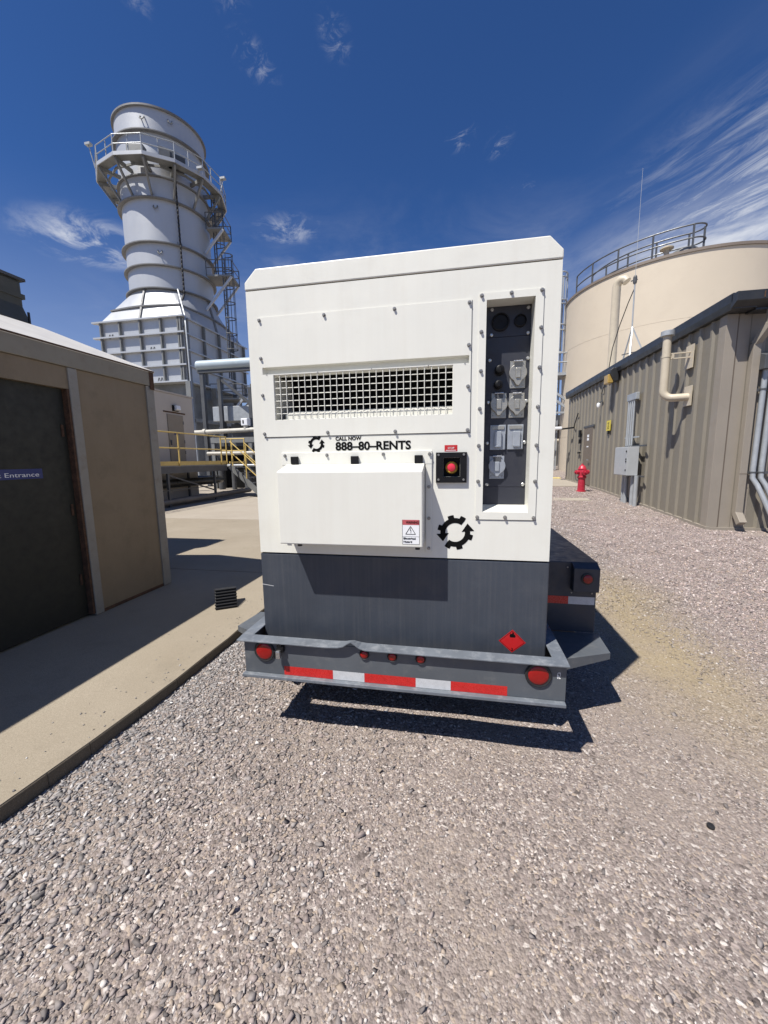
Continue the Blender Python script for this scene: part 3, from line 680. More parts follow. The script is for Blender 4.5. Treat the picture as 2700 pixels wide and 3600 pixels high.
# top flange, bent upward in one place
us = [-1.172, -.66, -.60, -.57, -.545, -.528, -.51, -.485, -.455, -.40, .0, .526]
lift = [0, 0, .004, .012, .030, .040, .028, .010, .001, 0, 0, 0]
mb = MB(); n = len(us); vs_ = []
for u, l in zip(us, lift):
    vs_ += [(u, 1.80, .550 + l), (u, 1.868, .556 + l * .25), (u, 1.868, .549 + l * .25), (u, 1.80, .542 + l)]
fs_ = []
for i in range(n - 1):
    for k in range(4): fs_.append((i * 4 + k, i * 4 + (k + 1) % 4, (i + 1) * 4 + (k + 1) % 4, (i + 1) * 4 + k))
fs_ += [(0, 1, 2, 3), ((n - 1) * 4 + 3, (n - 1) * 4 + 2, (n - 1) * 4 + 1, (n - 1) * 4)]
mb.add(vs_, fs_)
mb.build('top_flange', M['rail_grey'], bumper, bevel=0.002)
mb = MB().box(-1.152, .519, 1.802, 1.838, .336, .354)
mb.build('bottom_flange', M['rail_grey'], bumper, bevel=0.003)
for x0, x1, w0, w1 in ((-1.172, -1.104, -1.145, -1.137), (.460, .526, .512, .520)):
    mb = MB().box(x0, x1, 1.8685, 4.9, .549, .556); r_ = mb.build('side_rail', M['rail_grey'], G, bevel=0.002)
    MB().box(w0, w1, 1.839, 4.9, .355, .5485).build('rail_web', M['frame_grey'], r_)
for x in (-.85, .2): MB().box(x - .05, x + .05, 2.05, 6.0, .27, .37).build('chassis_beam', M['steel_dark'], G)
MB().prism([(-.85, 6.0), (.2, 6.0), (-.27, 7.4), (-.38, 7.4)], 'z', .30, .36).build('drawbar', M['steel_dark'], G)
def lamp(x, z, r, parent=G, y=BY):
    g = MB().lathe((x, y, z), (0, -1, 0), [(r * 1.3, 0), (r * 1.3, .006), (r * 1.2, .010), (r * 1.02, .007)], 28).build('tail_light' if r > .04 else 'marker_light', M['rubber'], parent, smooth=True)
    MB().lathe((x, y - .007, z), (0, -1, 0), [(r, 0), (r, .001), (r * .95, .003), (r * .8, .005), (r * .5, .0068), (r * .2, .0075), (.001, .0076)], 28).build('lens', M['red_lens'], g, smooth=True)
    return g
lamp(-1.024, .484, .046); lamp(.393, .480, .047)
for x in (-.463, -.316, -.171): lamp(x, .512, .020)
def tape(x0, x1, z, col, y=BY - .0007):
    MB().sheet([(x0, z), (x1, z), (x1, z + .05), (x0, z + .05)], y).build('reflective_tape', M[col], G)
for x0, x1, c_ in ((-.915, -.638, 'red_tape'), (-.6375, -.466, 'white_tape'), (-.4655, -.1965, 'red_tape'), (-.196, -.020, 'white_tape'), (-.0195, .253, 'red_tape')):
    tape(x0, x1, .3555, c_)
lk = MB().box(-.945, -.905, BY - .022, BY, .492, .53).build('latch', M['black'], G, bevel=0.004)
MB().cyl((-.925, BY - .02, .528), (-.925, BY - .02, .545), .011, n=10).build('pin', M['black'], lk)
MB().box(-.941, -.917, BY - .043, BY - .0225, .466, .508).build('padlock', M['chrome'], lk, bevel=0.003)
MB().box(-.953, -.9415, BY - .040, BY - .024, .466, .506).build('plug', M['black'], lk, bevel=0.003)
lettering('lettering', '62', .018, M['label_white'], G, (.478, BY - .001, .468), width=.016, height=.034)
# folding step plates at the rear corners
def step(sgn):
    cx = -.322
    def mx(x): return x if sgn > 0 else 2 * cx - x
    pts = [(.5265, 2.135), (.874, 2.278), (.889, 2.511), (.86, 2.53), (.5265, 2.53)]
    pts = [(mx(x) if sgn > 0 else max(mx(x), -1.465 + .03 * (y > 2.5)), y) for x, y in pts]
    MB().prism(pts, 'z', .388, .397).build('step_plate', M['frame_grey'], G)
    mbb = MB()
    for (p, q, hp, hq) in ((pts[0], pts[1], .066, .028), (pts[1], pts[2], .028, .028)):
        d_ = .006 * sgn
        mbb.hexa([(p[0], p[1], .3875 - hp), (q[0], q[1], .3875 - hq), (q[0] - d_, q[1] + .006, .3875 - hq), (p[0] - d_, p[1] + .006, .3875 - hp)],
                 [(p[0], p[1], .3875), (q[0], q[1], .3875), (q[0] - d_, q[1] + .006, .3875), (p[0] - d_, p[1] + .006, .3875)])
    mbb.build('plate_skirt', M['frame_grey'], G)
step(1); step(-1)
# fenders with wheels
for sgn in (1, -1):
    def mx(x): return x if sgn > 0 else -.575 - x
    xi, xo = mx(.527), mx(.866)
    q_ = 0 if sgn > 0 else .26
    prof = [(2.53 + q_, .40), (2.53 + q_, .860), (4.30 + q_, .860), (4.62 + q_, .40), (4.60 + q_, .40), (4.29 + q_, .848), (2.542 + q_, .848), (2.542 + q_, .40)]
    fn = MB().prism(prof, 'x', min(xi, xo), max(xi, xo)).build('fender', M['fender_dark'], G, bevel=0.004)
    sk = MB().prism([(2.545 + q_, .845), (4.28 + q_, .845), (4.28 + q_, .74), (2.545 + q_, .74)], 'x', *sorted((mx(.854), mx(.866)))).build('fender_lip', M['fender_dark'], fn)
    h0, h1_ = sorted((mx(.712), mx(.862)))
    hz = MB().prism([(2.47 + q_, .685), (2.47 + q_, .835), (2.5285 + q_, .858), (2.5285 + q_, .685)], 'x', h0, h1_).build('lamp_housing', M['fender_dark'], fn, bevel=0.004)
    g = MB().lathe((mx(.79), 2.469 + q_, .772), (0, -1, 0), [(.036, 0), (.036, .006), (.031, .008)], 24).build('marker_light', M['rubber'], fn, smooth=True)
    MB().lathe((mx(.79), 2.462 + q_, .772), (0, -1, 0), [(.027, 0), (.026, .006), (.015, .010), (.001, .011)], 24).build('lens', M['red_lens'], fn, smooth=True)
    for x0, x1, c_ in ((.53, .703, 'red_tape'), (.7035, .858, 'white_tape')):
        x0, x1 = sorted((mx(x0), mx(x1)))
        MB().sheet([(x0, .585), (x1, .585), (x1, .635), (x0, .635)], 2.5285 + q_).build('reflective_tape', M[c_], fn)
    first = MB().lathe((mx(.72), 2.5295 + q_, .66), (0, -1, 0), [(.006, 0), (.004, .003)], 8).build('screw', M['bolt'], fn)
    copies(first, [(mx(.84) - mx(.72), 0, 0), (mx(.69) - mx(.72), 0, .165)])
    for yw in (3.05, 3.85):
        x0, x1 = mx(.59), mx(.82)
        w = MB().lathe((x0, yw, .355), (x1 - x0, 0, 0), [(.20, 0), (.31, 0), (.345, .02), (.355, .06), (.355, .17), (.345, .21), (.31, .23), (.20, .23)], 40).build('wheel', M['rubber'], G, smooth=True)
        MB().lathe((x0 + (x1 - x0) * .1, yw, .355), (x1 - x0, 0, 0), [(.198, 0), (.198, .15), (.17, .12), (.08, .13), (.06, .19), (.01, .19)], 30).build('rim', M['galv'], w, smooth=True)
MB().cyl((-1.2, 3.05, .355), (.56, 3.05, .355), .04, n=12).build('axle', M['steel_dark'], G)
MB().cyl((-1.2, 3.85, .355), (.56, 3.85, .355), .04, n=12).build('axle', M['steel_dark'], G)

# ------------------------------------------------------------------ wheel chock on the slab
W = thing('wheel_chock', (-2.27, 3.36, 0.081), 'black ribbed rubber wheel chock lying on the concrete slab', 'chock')
R = Matrix.Rotation(radians(33), 3, 'Z')
def cw(x, y, z): q = R @ Vector((x, y, 0)); return (-2.27 + q.x, 3.36 + q.y, 0.081 + z)
mb = MB()
pr = [(-.115, 0), (.11, 0), (.11, .15), (.06, .155)]
n = len(pr)
mb.add([cw(-.10, y, z) for y, z in pr] + [cw(.10, y, z) for y, z in pr], [tuple(range(n))[::-1], tuple(range(n, 2 * n))] + [(i, (i + 1) % n, n + (i + 1) % n, n + i) for i in range(n)])
mb.build('wedge', M['rubber'], W, bevel=0.005)
mb = MB()
for i in range(7):
    t = (i + .5) / 7
    y, z = -.115 + .175 * t, .155 * t
    mb.bar(cw(-.104, y - .012, z + .008), cw(.104, y - .012, z + .008), .016, .012)
mb.build('tread_ribs', M['rubber'], W, bevel=0.003)

# ------------------------------------------------------------------ storage shed on the left
SH = thing('storage_shed', (-3.24, 2.6, 0.08), 'tan storage shed with a dark olive door standing on the slab', 'shed')
sx = -3.36; sy0, sy1 = -1.2, 3.90; sxb = -6.2
sheeting = MB()
# wall in shallow vertical boards between the door trim and the corner
sheeting.box(sx - .06, sx - .002, 3.0085, 3.7955, .085, 2.345)
sheeting.box(sx - .06, sx, sy0, 2.925, 2.16, 2.345)
sheeting.box(sx - .06, sx, sy0, 1.61, .085, 2.16)
sheeting.box(sxb, sx - .1, sy1 - .06, sy1 - .01, .085, 2.45)
sheeting.box(sxb, sx - .1, sy0, sy0 + .05, .085, 2.45)
sheeting.box(sxb - .05, sxb, sy0, sy1, .085, 2.45)
sheeting.build('wall', M['shed_tan'], SH)
for y0, y1, nm in ((2.925, 3.008, 'door_trim'), (3.796, 3.905, 'corner_trim')):
    MB().box(sx - .07, sx + .014, y0, y1, .085, 2.345).build(nm, M['shed_trim'], SH, bevel=0.004)
MB().box(sx - .06, sx + .004, 2.902, 2.9245, .10, 2.16).build('door_jamb', M['rust'], SH)
MB().box(sx - .01, sx + .006, 3.012, 3.79, .083, .112).build('rust_line', M['rust'], SH)
MB().box(sx - .06, sx + .022, sy0 - .05, sy1 + .004, 2.348, 2.500).build('fascia', M['shed_fascia'], SH, bevel=0.004)
MB().box(sx + .0225, sx + .0245, 3.84, 3.902, 2.31, 2.498).build('rust_patch', M['rust'], SH)
MB().box(sx - .02, sx + .034, sy0 - .05, sy1 + .004, 2.5005, 2.512).build('drip_edge', M['rust'], SH)
pitch = .366
rp = [(sx + .03, 2.513), (-4.75, 2.513 + pitch * 1.54), (sxb, 2.513 + pitch * .1), (sxb, 2.44), (-4.75, 2.44 + pitch * 1.46), (sx + .02, 2.44 + .05)]
MB().prism(rp, 'y', sy0 - .06, sy1 + .02).build('roof', M['roof_pale'], SH)
MB().prism([(sx - .1, 2.45), (-4.75, 2.42 + pitch * 1.46), (sxb, 2.45)], 'y', sy1 - .05, sy1 - .012).build('gable', M['shed_tan'], SH)
dr = MB().box(sx - .08, sx - .05, 1.615, 2.901, .10, 2.158).build('door', M['shed_door'], SH)
for z in (.45, 1.1, 1.8): MB().cyl((sx - .043, 2.862, z - .05), (sx - .043, 2.862, z + .05), .010, n=10).build('hinge', M['rust'], dr)
sg = MB().box(sx - .0495, sx - .046, 2.02, 2.65, 1.395, 1.475).build('door_sign', M['sign_blue'], SH)
lettering('lettering', '712 Front Entrance', .04, M['label_white'], sg, (sx - .0450, 2.06, 1.412), yaw=pi / 2, width=.56, height=.034)

# the taller olive housing behind it
OH = thing('intake_housing', (-6.6, 3.3, 0.08), 'tall dark olive steel housing rising behind the tan shed', 'housing')
MB().prism([(-7.9, .09), (-5.74, .09), (-5.70, 3.40), (-5.80, 3.62), (-5.80, 3.95), (-7.9, 3.95)], 'y', 2.2, 4.56).build('body', M['cabinet_olive'], OH, bevel=0.03)
MB().box(-7.95, -5.77, 2.15, 4.60, 3.9505, 3.985).build('roof', M['steel_dark'], OH)
MB().box(-7.92, -5.785, 2.17, 4.58, 3.72, 3.78).build('band', M['cabinet_olive'], OH)
mb = MB(); mb.cyl((-5.69, 4.45, 3.25), (-5.60, 4.45, 3.25), .02); mb.bar((-5.60, 4.45, 3.05), (-5.60, 4.45, 3.5), .02); mb.bar((-5.72, 4.45, 3.12), (-5.60, 4.45, 3.12), .03)
mb.build('conduit_bracket', M['cable'], OH)
MB().box(-6.7, -6.15, 3.4, 4.0, 3.986, 5.3).build('vent_stack', M['galv'], OH, bevel=0.02)

# ------------------------------------------------------------------ tan enclosure with a door, behind the walkway
EN = thing('equipment_enclosure', (-11.5, 11.5, 0.08), 'tan metal equipment enclosure with a brown door behind the yellow walkway', 'building')
ex, ey1 = -10.2, 13.84
en_w = MB().box(-13.5, ex, 6.0, ey1, .085, 3.95).build('wall', M['encl_tan'], EN, bevel=0.02)
MB().box(-13.55, ex + .03, 5.95, ey1 + .03, 3.951, 4.0).build('roof', M['encl_tan'], EN)
MB().box(ex + .0005, ex + .012, 12.24, 13.36, 3.27, 3.32).build('door_canopy', M['rust'], EN)
ed = MB().box(ex + .0005, ex + .03, 12.40, 13.20, 1.50, 3.22).build('door', M['encl_door'], EN, bevel=0.004)
MB().box(ex + .0305, ex + .036, 12.66, 12.92, 2.50, 2.57).build('door_sign', M['sign_blue'], ed)
MB().box(ex + .0305, ex + .06, 12.45, 12.49, 2.12, 2.30).build('handle', M['steel_dark'], ed)
for z in (1.8, 2.2, 2.9): MB().box(ex + .0305, ex + .038, 13.17, 13.21, z, z + .12).build('hinge', M['steel_dark'], ed)
wl = thing('wall_light', (ex + .1, 12.88, 3.46), 'small white wall light above the brown enclosure door', 'wall light')
MB().box(ex + .004, ex + .05, 12.70, 12.98, 3.35, 3.56).build('back_plate', M['black'], wl)
MB().prism([(ex + .051, 3.37), (ex + .16, 3.40), (ex + .14, 3.55), (ex + .051, 3.55)], 'y', 12.76, 12.97).build('lens', M['label_white'], wl, bevel=.01)
mb = MB().box(-12.4, -10.9, 11.9, 13.1, 4.001, 4.16).build('roof_unit', M['galv'], EN)

# ------------------------------------------------------------------ walkway with yellow rails and a stair
WK = thing('walkway', (-8.9, 11.0, 0.08), 'raised grey steel walkway with yellow handrails in front of the enclosure', 'walkway')
wx = -8.9
MB().box(-10.15, wx - .012, 5.0, 13.9, 1.36, 1.40).build('deck', M['steel_grey'], WK)
MB().box(wx - .012, wx, 5.0, 13.85, 1.40, 1.53).build('toe_board', M['yellow'], WK)
MB().box(wx - .10, wx - .015, 5.0, 13.88, 1.15, 1.358).build('beam', M['steel_dark'], WK)
MB().box(-10.15, -10.06, 5.0, 13.88, 1.15, 1.358).build('beam', M['steel_dark'], WK)
for z in (2.44, 1.95):
    MB().cyl((wx + .02, 5.0, z), (wx + .02, 13.87, z), .021, n=10).build('handrail', M['yellow'], WK, smooth=True)
pst = MB().cyl((wx + .02, 6.7, 1.38), (wx + .02, 6.7, 2.44), .024, n=10).build('rail_post', M['yellow'], WK, smooth=True)
copies(pst, [(0, 2.25, 0), (0, 4.5, 0), (0, 6.8, 0), (0, 7.15, 0)])
lg = MB().box(wx - .09, wx - .02, 8.2, 8.27, .085, 1.149).build('leg', M['steel_dark'], WK)
copies(lg, [(0, 2.46, 0), (0, 4.85, 0), (-1.1, 2.46, 0), (-1.1, 4.85, 0), (-1.1, 0, 0)])
MB().bar((wx - .055, 10.7, 1.1), (wx - .055, 13.05, .45), .04).build('brace', M['steel_dark'], WK)
for z in (.25, .62): MB().bar((wx - .02, 5, z), (wx - .02, 13.0, z), .025).build('guard_bar', M['steel_dark'], WK)
ST = thing('stair', (-8.2, 14.3, 0.08), 'steel stair with yellow handrails leading down from the walkway end', 'stair')
MB().box(-10.1, -8.88, 13.91, 15.3, 1.38, 1.42).build('landing', M['steel_grey'], ST)
MB().box(-8.90, -8.86, 14.02, 15.2, 1.4205, 1.50).build('nosing', M['yellow'], ST)
run = 1.35
for y in (13.98, 15.0):
    MB().bar((-8.86, y, 1.32), (-8.86 + run, y, .12), .06, .2).build('stringer', M['steel_grey'], ST)
    for dz in (.86, .45):
        MB().cyl((-8.80, y, 1.42 + dz), (-8.80 + run, y, .22 + dz), .022, n=10).build('handrail', M['yellow'], ST, smooth=True)
    for t in (.08, .5, .95):
        MB().cyl((-8.83 + run * t, y, 1.4 - 1.2 * t), (-8.83 + run * t, y, 2.28 - 1.2 * t), .022, n=10).build('rail_post', M['yellow'], ST, smooth=True)
for i in range(6):
    t = (i + .5) / 6
    MB().box(-8.9 + run * t, -8.66 + run * t, 14.02, 14.96, 1.33 - 1.2 * t, 1.36 - 1.2 * t).build('tread', M['steel_dark'], ST)
for z in (2.45, 1.95): MB().cyl((-8.87, 15.2, z), (-10.0, 15.2, z), .022, n=10).build('handrail', M['yellow'], ST, smooth=True)
for x in (-8.9, -9.5): MB().cyl((x, 15.2, 1.42), (x, 15.2, 2.45), .024, n=10).build('rail_post', M['yellow'], ST, smooth=True)

# pipes below the walkway
tag(MB().tube([(-9.7, 4, .80), (-9.7, 14.2, .76), (-9.72, 14.6, .77), (-9.95, 14.95, .77), (-11.5, 15.1, .77)], .145, 20).build('insulated_pipe', M['pipe_dark'], smooth=True),
    'thick dark insulated pipe running beneath the walkway deck', 'pipe')
tag(MB().tube([(-9.0, 4, .22), (-9.0, 15.6, .25)], .10, 16).build('drain_pipe', M['pipe_tan'], smooth=True), 'dusty tan pipe lying low along the ground in front of the walkway', 'pipe')
tag(MB().box(-12.0, -9.95, 8.5, 11.3, .085, .62).build('foundation_block', M['pad_conc'], bevel=.02), 'pale concrete foundation block under the walkway behind the pipes', 'foundation')

# ------------------------------------------------------------------ exhaust stack
SK = thing('exhaust_stack', (-22.2, 28.9, 0.08), 'tall silver exhaust stack on a ribbed box with a ring platform near its top', 'stack')
scx, scy, SR = -22.2, 28.9, 2.95
def ring_pts(r, z, n=64): return [(scx + r * cos(2 * pi * i / n), scy + r * sin(2 * pi * i / n), z) for i in range(n)]
mb = MB().lathe((scx, scy, 0), (0, 0, 1), [(SR, 13.85), (SR, 25.5), (SR - .06, 25.5), (SR - .06, 20)], 72)
mb.build('shell', M['stack'], SK, smooth=True)
for z, h, w in ((13.85, .07, .26), (15.4, .07, .24), (16.9, .07, .26), (19.75, .07, .26), (21.15, .06, .18), (23.9, .07, .26), (25.44, .11, .15)):
    MB().lathe((scx, scy, z - h / 2), (0, 0, 1), [(SR - .02, 0), (SR + w, 0), (SR + w, h), (SR - .02, h)], 72).build('stiffener_ring', M['ring_grey'], SK, smooth=True)
# square-to-round transition
tx0, tx1, ty0, ty1 = -25.38, -18.68, 25.0, 32.9
def box_pt(t, z, grow=0.0):
    c_, s_ = cos(t), sin(t); cx_, cy_ = (tx0 + tx1) / 2, (ty0 + ty1) / 2; hx, hy = (tx1 - tx0) / 2 + grow, (ty1 - ty0) / 2 + grow
    k_ = 1 / max(abs(c_) / hx, abs(s_) / hy); return Vector((cx_ + k_ * c_, cy_ + k_ * s_, z))
n = 96
angs = sorted([2 * pi * i / n for i in range(n)] + [math.atan2(sy_ * (ty1 - ty0), sx_ * (tx1 - tx0)) % (2 * pi) for sx_ in (1, -1) for sy_ in (1, -1)])
n = len(angs); lv = []
for f, z in ((0, 11.4), (.42, 12.45), (.75, 13.25), (1, 13.82)):
    lv.append([box_pt(t, z).lerp(Vector((scx + SR * cos(t), scy + SR * sin(t), z)), f) for t in angs])
mb = MB(); mb.add([q for l in lv for q in l], [(i * n + k_, i * n + (k_ + 1) % n, (i + 1) * n + (k_ + 1) % n, (i + 1) * n + k_) for i in range(3) for k_ in range(n)])
mb.build('transition', M['stack'], SK, smooth=True)
mb = MB()
inner = lv[1]; outer = [q + (q - Vector((scx, scy, q.z))).normalized() * .14 for q in inner]
mb.add([q + Vector((0, 0, dz)) for dz in (-.05, .05) for q in inner] + [q + Vector((0, 0, dz)) for dz in (-.05, .05) for q in outer],
       [f for k_ in range(n) for f in ((2 * n + k_, 2 * n + (k_ + 1) % n, 3 * n + (k_ + 1) % n, 3 * n + k_), (n + k_, n + (k_ + 1) % n, 3 * n + (k_ + 1) % n, 3 * n + k_), (k_, (k_ + 1) % n, 2 * n + (k_ + 1) % n, 2 * n + k_))])
mb.build('stiffener_ring', M['ring_grey'], SK)
for tgt in (angs[0], radians(270)):
    mb = MB()
    for i in range(3):
        f = [box_pt(tgt, 11.4), None]
        def T_(i_): 
            fz = ((0, 11.4), (.42, 12.45), (.75, 13.25), (1, 13.82))[i_]
            return box_pt(tgt, fz[1]).lerp(Vector((scx + SR * cos(tgt), scy + SR * sin(tgt), fz[1])), fz[0])
        mb.bar(T_(i), T_(i + 1), .12, .22)
    mb.build('rib', M['ring_grey'], SK)
MB().box(tx0, tx1, ty0, ty1, 7.05, 11.39).build('duct_box', M['stack'], SK)
MB().box(tx0 + .5, tx1 - .35, ty0 + .5, ty1 - .3, .085, 7.04).build('lower_duct', M['steel_grey'], SK)
g_ = .27
for z in (11.4, 10.35, 9.27, 8.2, 7.1):
    mb = MB(); mb.box(tx0 - .42, tx1 + g_ * .8, ty0 - g_, ty0 + .001, z - .05, z + .05); mb.box(tx1 - .001, tx1 + g_ * .6, ty0 + .0015, ty1 + g_, z - .049, z + .049)
    mb.box(tx0 - g_, tx0 + .001, ty0 + .0015, ty1 + g_, z - .049, z + .049)
    mb.build('flange', M['stack'], SK)
zr = [(7.15, 8.15), (8.25, 9.22), (9.32, 10.30), (10.40, 11.35)]
for x in (-25.2, -23.63, -21.98, -20.33, -18.95, -18.78):
    for z0, z1 in zr: MB().box(x - .05, x + .05, ty0 - .20, ty0 - .0005, z0 + .001, z1 - .001).build('rib', M['steel_grey'], SK)
for y in (25.25, 27.1, 29.0, 30.9, 32.6):
    for z0, z1 in zr: MB().box(tx1 + .0005, tx1 + .22, y - .05, y + .05, z0 + .001, z1 - .001).build('rib', M['steel_grey'], SK)
for x, z, y in ((-24.6, 10.6, ty0), (-21.3, 9.55, ty0), (-20.9, 7.45, ty0)):
    MB().tube([(x, y - .02, z), (x, y - .12, z - .25), (x + .12, y - .14, z - .32), (x + .24, y - .12, z - .25), (x + .24, y - .02, z)], .03, 8).build('lifting_lug', M['steel_dark'], SK)
def on_shell(deg, z, r=SR): t = radians(deg); return Vector((scx + r * cos(t), scy + r * sin(t), z))
for deg, z in ((285, 24.8), (292, 19.3), (293, 16.4), (318, 17.15), (318, 25.0)):
    p = on_shell(deg, z, SR + .01); t_ = Vector((-sin(radians(deg)), cos(radians(deg)), 0)); o_ = Vector((cos(radians(deg)), sin(radians(deg)), 0))
    MB().tube([p, p + o_ * .12 - Vector((0, 0, .2)), p + o_ * .14 + t_ * .12 - Vector((0, 0, .28)), p + t_ * .25 + o_ * .12 - Vector((0, 0, .2)), p + t_ * .25], .035, 8).build('lifting_lug', M['steel_grey'], SK)
for sxx in (-.25, .25):
    p = Vector((-22 + sxx, 25.85, 13.2)); MB().tube([p, p + Vector((0, -.16, -.2)), p + Vector((.12, -.18, -.25)), p + Vector((.22, -.14, -.2)), p + Vector((.22, 0, 0))], .035, 8).build('lifting_lug', M['steel_dark'], SK)
# ring platform
PR, PZ = 4.32, 21.6
np_ = 14
def pp(i, r, z, offs=.35): t = 2 * pi * (i + offs) / np_; return Vector((scx + r * cos(t), scy + r * sin(t), z))
mb = MB()
for i in range(np_):
    A, B, C_, D_ = pp(i, SR + .78, PZ), pp(i, PR, PZ), pp(i + 1, PR, PZ), pp(i + 1, SR + .78, PZ)
    dz = Vector((0, 0, .09))
    mb.hexa([A, B, C_, D_], [A + dz, B + dz, C_ + dz, D_ + dz])
plat = mb.build('platform', M['steel_grey'], SK)
for i in range(np_):
    MB().bar(pp(i, PR + .02, PZ + .07), pp(i + 1, PR + .02, PZ + .07), .05, .22).build('edge_channel', M['stack'], plat)
    MB().bar(pp(i, PR - .1, PZ - .12), pp(i, SR - .05, PZ - .12), .16, .22).build('beam', M['steel_grey'], plat)
    MB().bar(pp(i, PR - .12, PZ - .12), pp(i, SR, 19.75), .12, .14).build('bracket', M['steel_grey'], plat)
    MB().bar(pp(i + .5, (PR + SR) / 2 - .1, PZ - .1), pp(i - .5, (PR + SR) / 2 - .1, PZ - .1), .08, .14).build('beam', M['steel_grey'], plat)
    for z in (.55, 1.1):
        MB().cyl(pp(i, PR, PZ + .1 + z), pp(i + 1, PR, PZ + .1 + z), .03, n=8).build('railing', M['galv'], plat, smooth=True)
    for q in (0, .5): MB().cyl(pp(i + q, PR - (.2 if q else 0) , PZ), pp(i + q, PR - (.2 if q else 0), PZ + 1.2), .035, n=8).build('railing_post', M['galv'], plat, smooth=True)
for deg, w, h in ((282, .55, .85), (312, .5, .95), (322, .5, .8)):
    p = on_shell(deg, PZ + .1, SR + .55); o_ = Vector((cos(radians(deg)), sin(radians(deg)), 0)); t_ = Vector((-o_.y, o_.x, 0))
    q = [p + t_ * a_ * w + o_ * b_ * .25 for a_, b_ in ((-1, -1), (1, -1), (1, 1), (-1, 1))]
    MB().hexa(q, [v_ + Vector((0, 0, h)) for v_ in q]).build('analyser_box', M['steel_grey' if deg < 320 else 'steel_dark'], SK, bevel=.02)
# flood lights on the platform edge
for i_, (deg, z) in enumerate(((338, PZ + .2), (232, PZ + 1.4), (8, PZ + 1.0))):
    p = on_shell(deg, z, PR + .25)
    mb = MB(); q = [p + Vector((a_ * .2, b_ * .13, 0)) for a_, b_ in ((-1, -1), (1, -1), (1, 1), (-1, 1))]
    mb.hexa(q, [v_ + Vector((0, 0, .14)) for v_ in q]); mb.bar(p, on_shell(deg, PZ + .1, PR), .05)
    mb.build('flood_light', M['galv'], plat)
# cable down the front, stand-off ladder and rest platforms on the right
cab = [on_shell(320, PZ - .3 - i * .1, SR + .30 + .035 * sin(i * 2.1)) for i in range(0, 78)]
cab += [Vector((-19.9 + .9 * t, 26.55 - .9 * t, 13.5 - 2.3 * t)) for t in (.3, .65, 1.0)] + [Vector((-18.3, 25.0 - .3, z)) for z in (10.4, 9, 7, 5, 2, .1)]
MB().tube(cab, .065, 8).build('cable', M['cable'], SK, smooth=True)
MB().tube([Vector((-19.6, 26.0, 13.6)), Vector((-18.55, 25.1, 11.5)), Vector((-18.2, 24.65, 10.5)), Vector((-18.05, 24.6, .1))], .055, 8).build('conduit', M['galv'], SK, smooth=True)
ld = 14.0   # degrees around the shell where the ladder stands
def lp(u, r, z):
    t = radians(ld); o_ = Vector((cos(t), sin(t), 0)); tt = Vector((-sin(t), cos(t), 0))
    p = Vector((scx, scy, z)) + o_ * (SR + r) + tt * u; return p
def ladder(name_, z0, z1, r, u0, mat_, parent):
    mb_ = MB()
    for u in (-.25, .25): mb_.bar(lp(u0 + u, r, z0), lp(u0 + u, r, z1), .07)
    z = z0 + .3
    while z < z1: mb_.cyl(lp(u0 - .25, r, z), lp(u0 + .25, r, z), .022, n=6); z += .33
    z = z0 + 2.2
    hoops = []
    while z <= z1 + .1:
        h_ = [lp(u0 + .40 * sin(a_), r + .40 - .42 * cos(a_), z) for a_ in np.linspace(-2.6 + pi, 2.6 + pi, 9)]
        h_ = [lp(u0 + .38 * cos(a_), r + .72 * max(0, sin(a_)), z) for a_ in np.linspace(0, pi, 9)]
        mb_.tube(h_, .035, 6); hoops.append(h_); z += 1.15
    for k_ in (1, 3, 5, 7):
        if len(hoops) > 1: mb_.bar(hoops[0][k_], hoops[-1][k_], .035)
    return mb_.build(name_, mat_, parent)
ladder('ladder', 16.0, 22.6, .55, 0.0, M['rail_dark'], SK)
ladder('ladder', 8.0, 17.0, 1.35, -.9, M['rail_dark'], SK)
for z, r1, u0 in ((19.0, 1.5, .1), (15.4, 2.1, -.5), (6.2, 2.6, -1.4)):
    q = [lp(u0 - .9, .2, z), lp(u0 - .9, r1, z), lp(u0 + .9, r1, z), lp(u0 + .9, .2, z)]
    rp_ = MB().hexa(q, [v_ + Vector((0, 0, .12)) for v_ in q]).build('rest_platform', M['steel_grey'], SK)
    mb = MB()
    for (p, q2) in ((q[0], q[1]), (q[1], q[2]), (q[2], q[3])):
        for dz in (.6, 1.15): mb.cyl(p + Vector((0, 0, dz)), q2 + Vector((0, 0, dz)), .03, n=6)
        mb.cyl(p, p + Vector((0, 0, 1.15)), .035, n=6); mb.cyl(q2, q2 + Vector((0, 0, 1.15)), .035, n=6)
    mb.build('railing', M['rail_dark'], rp_)
    for u in (-.85, .85): MB().bar(lp(u0 + u, r1 - .05, z), lp(u0 + u, .0, z - r1 * 1.15), .14).build('bracket', M['stack'], rp_)
# legs and braces of the lower structure
for x, y in ((-18.3, 24.7), (-18.3, 27.6), (-18.3, 30.5), (-18.3, 33.1), (-21.5, 24.7), (-25, 24.7)):
    MB().box(x - .18, x + .18, y - .18, y + .18, .085, 7.02).build('column', M['steel_grey'], SK)
MB().bar((-18.2, 27.6, 6.8), (-18.2, 30.5, 2.2), .16).build('brace', M['steel_dark'], SK)
MB().bar((-18.2, 33.1, 6.8), (-18.2, 30.5, 2.2), .16).build('brace', M['steel_dark'], SK)
MB().bar((-18.15, 24.7, 4.4), (-18.15, 33.1, 4.4), .2, .24).build('girt', M['steel_grey'], SK)

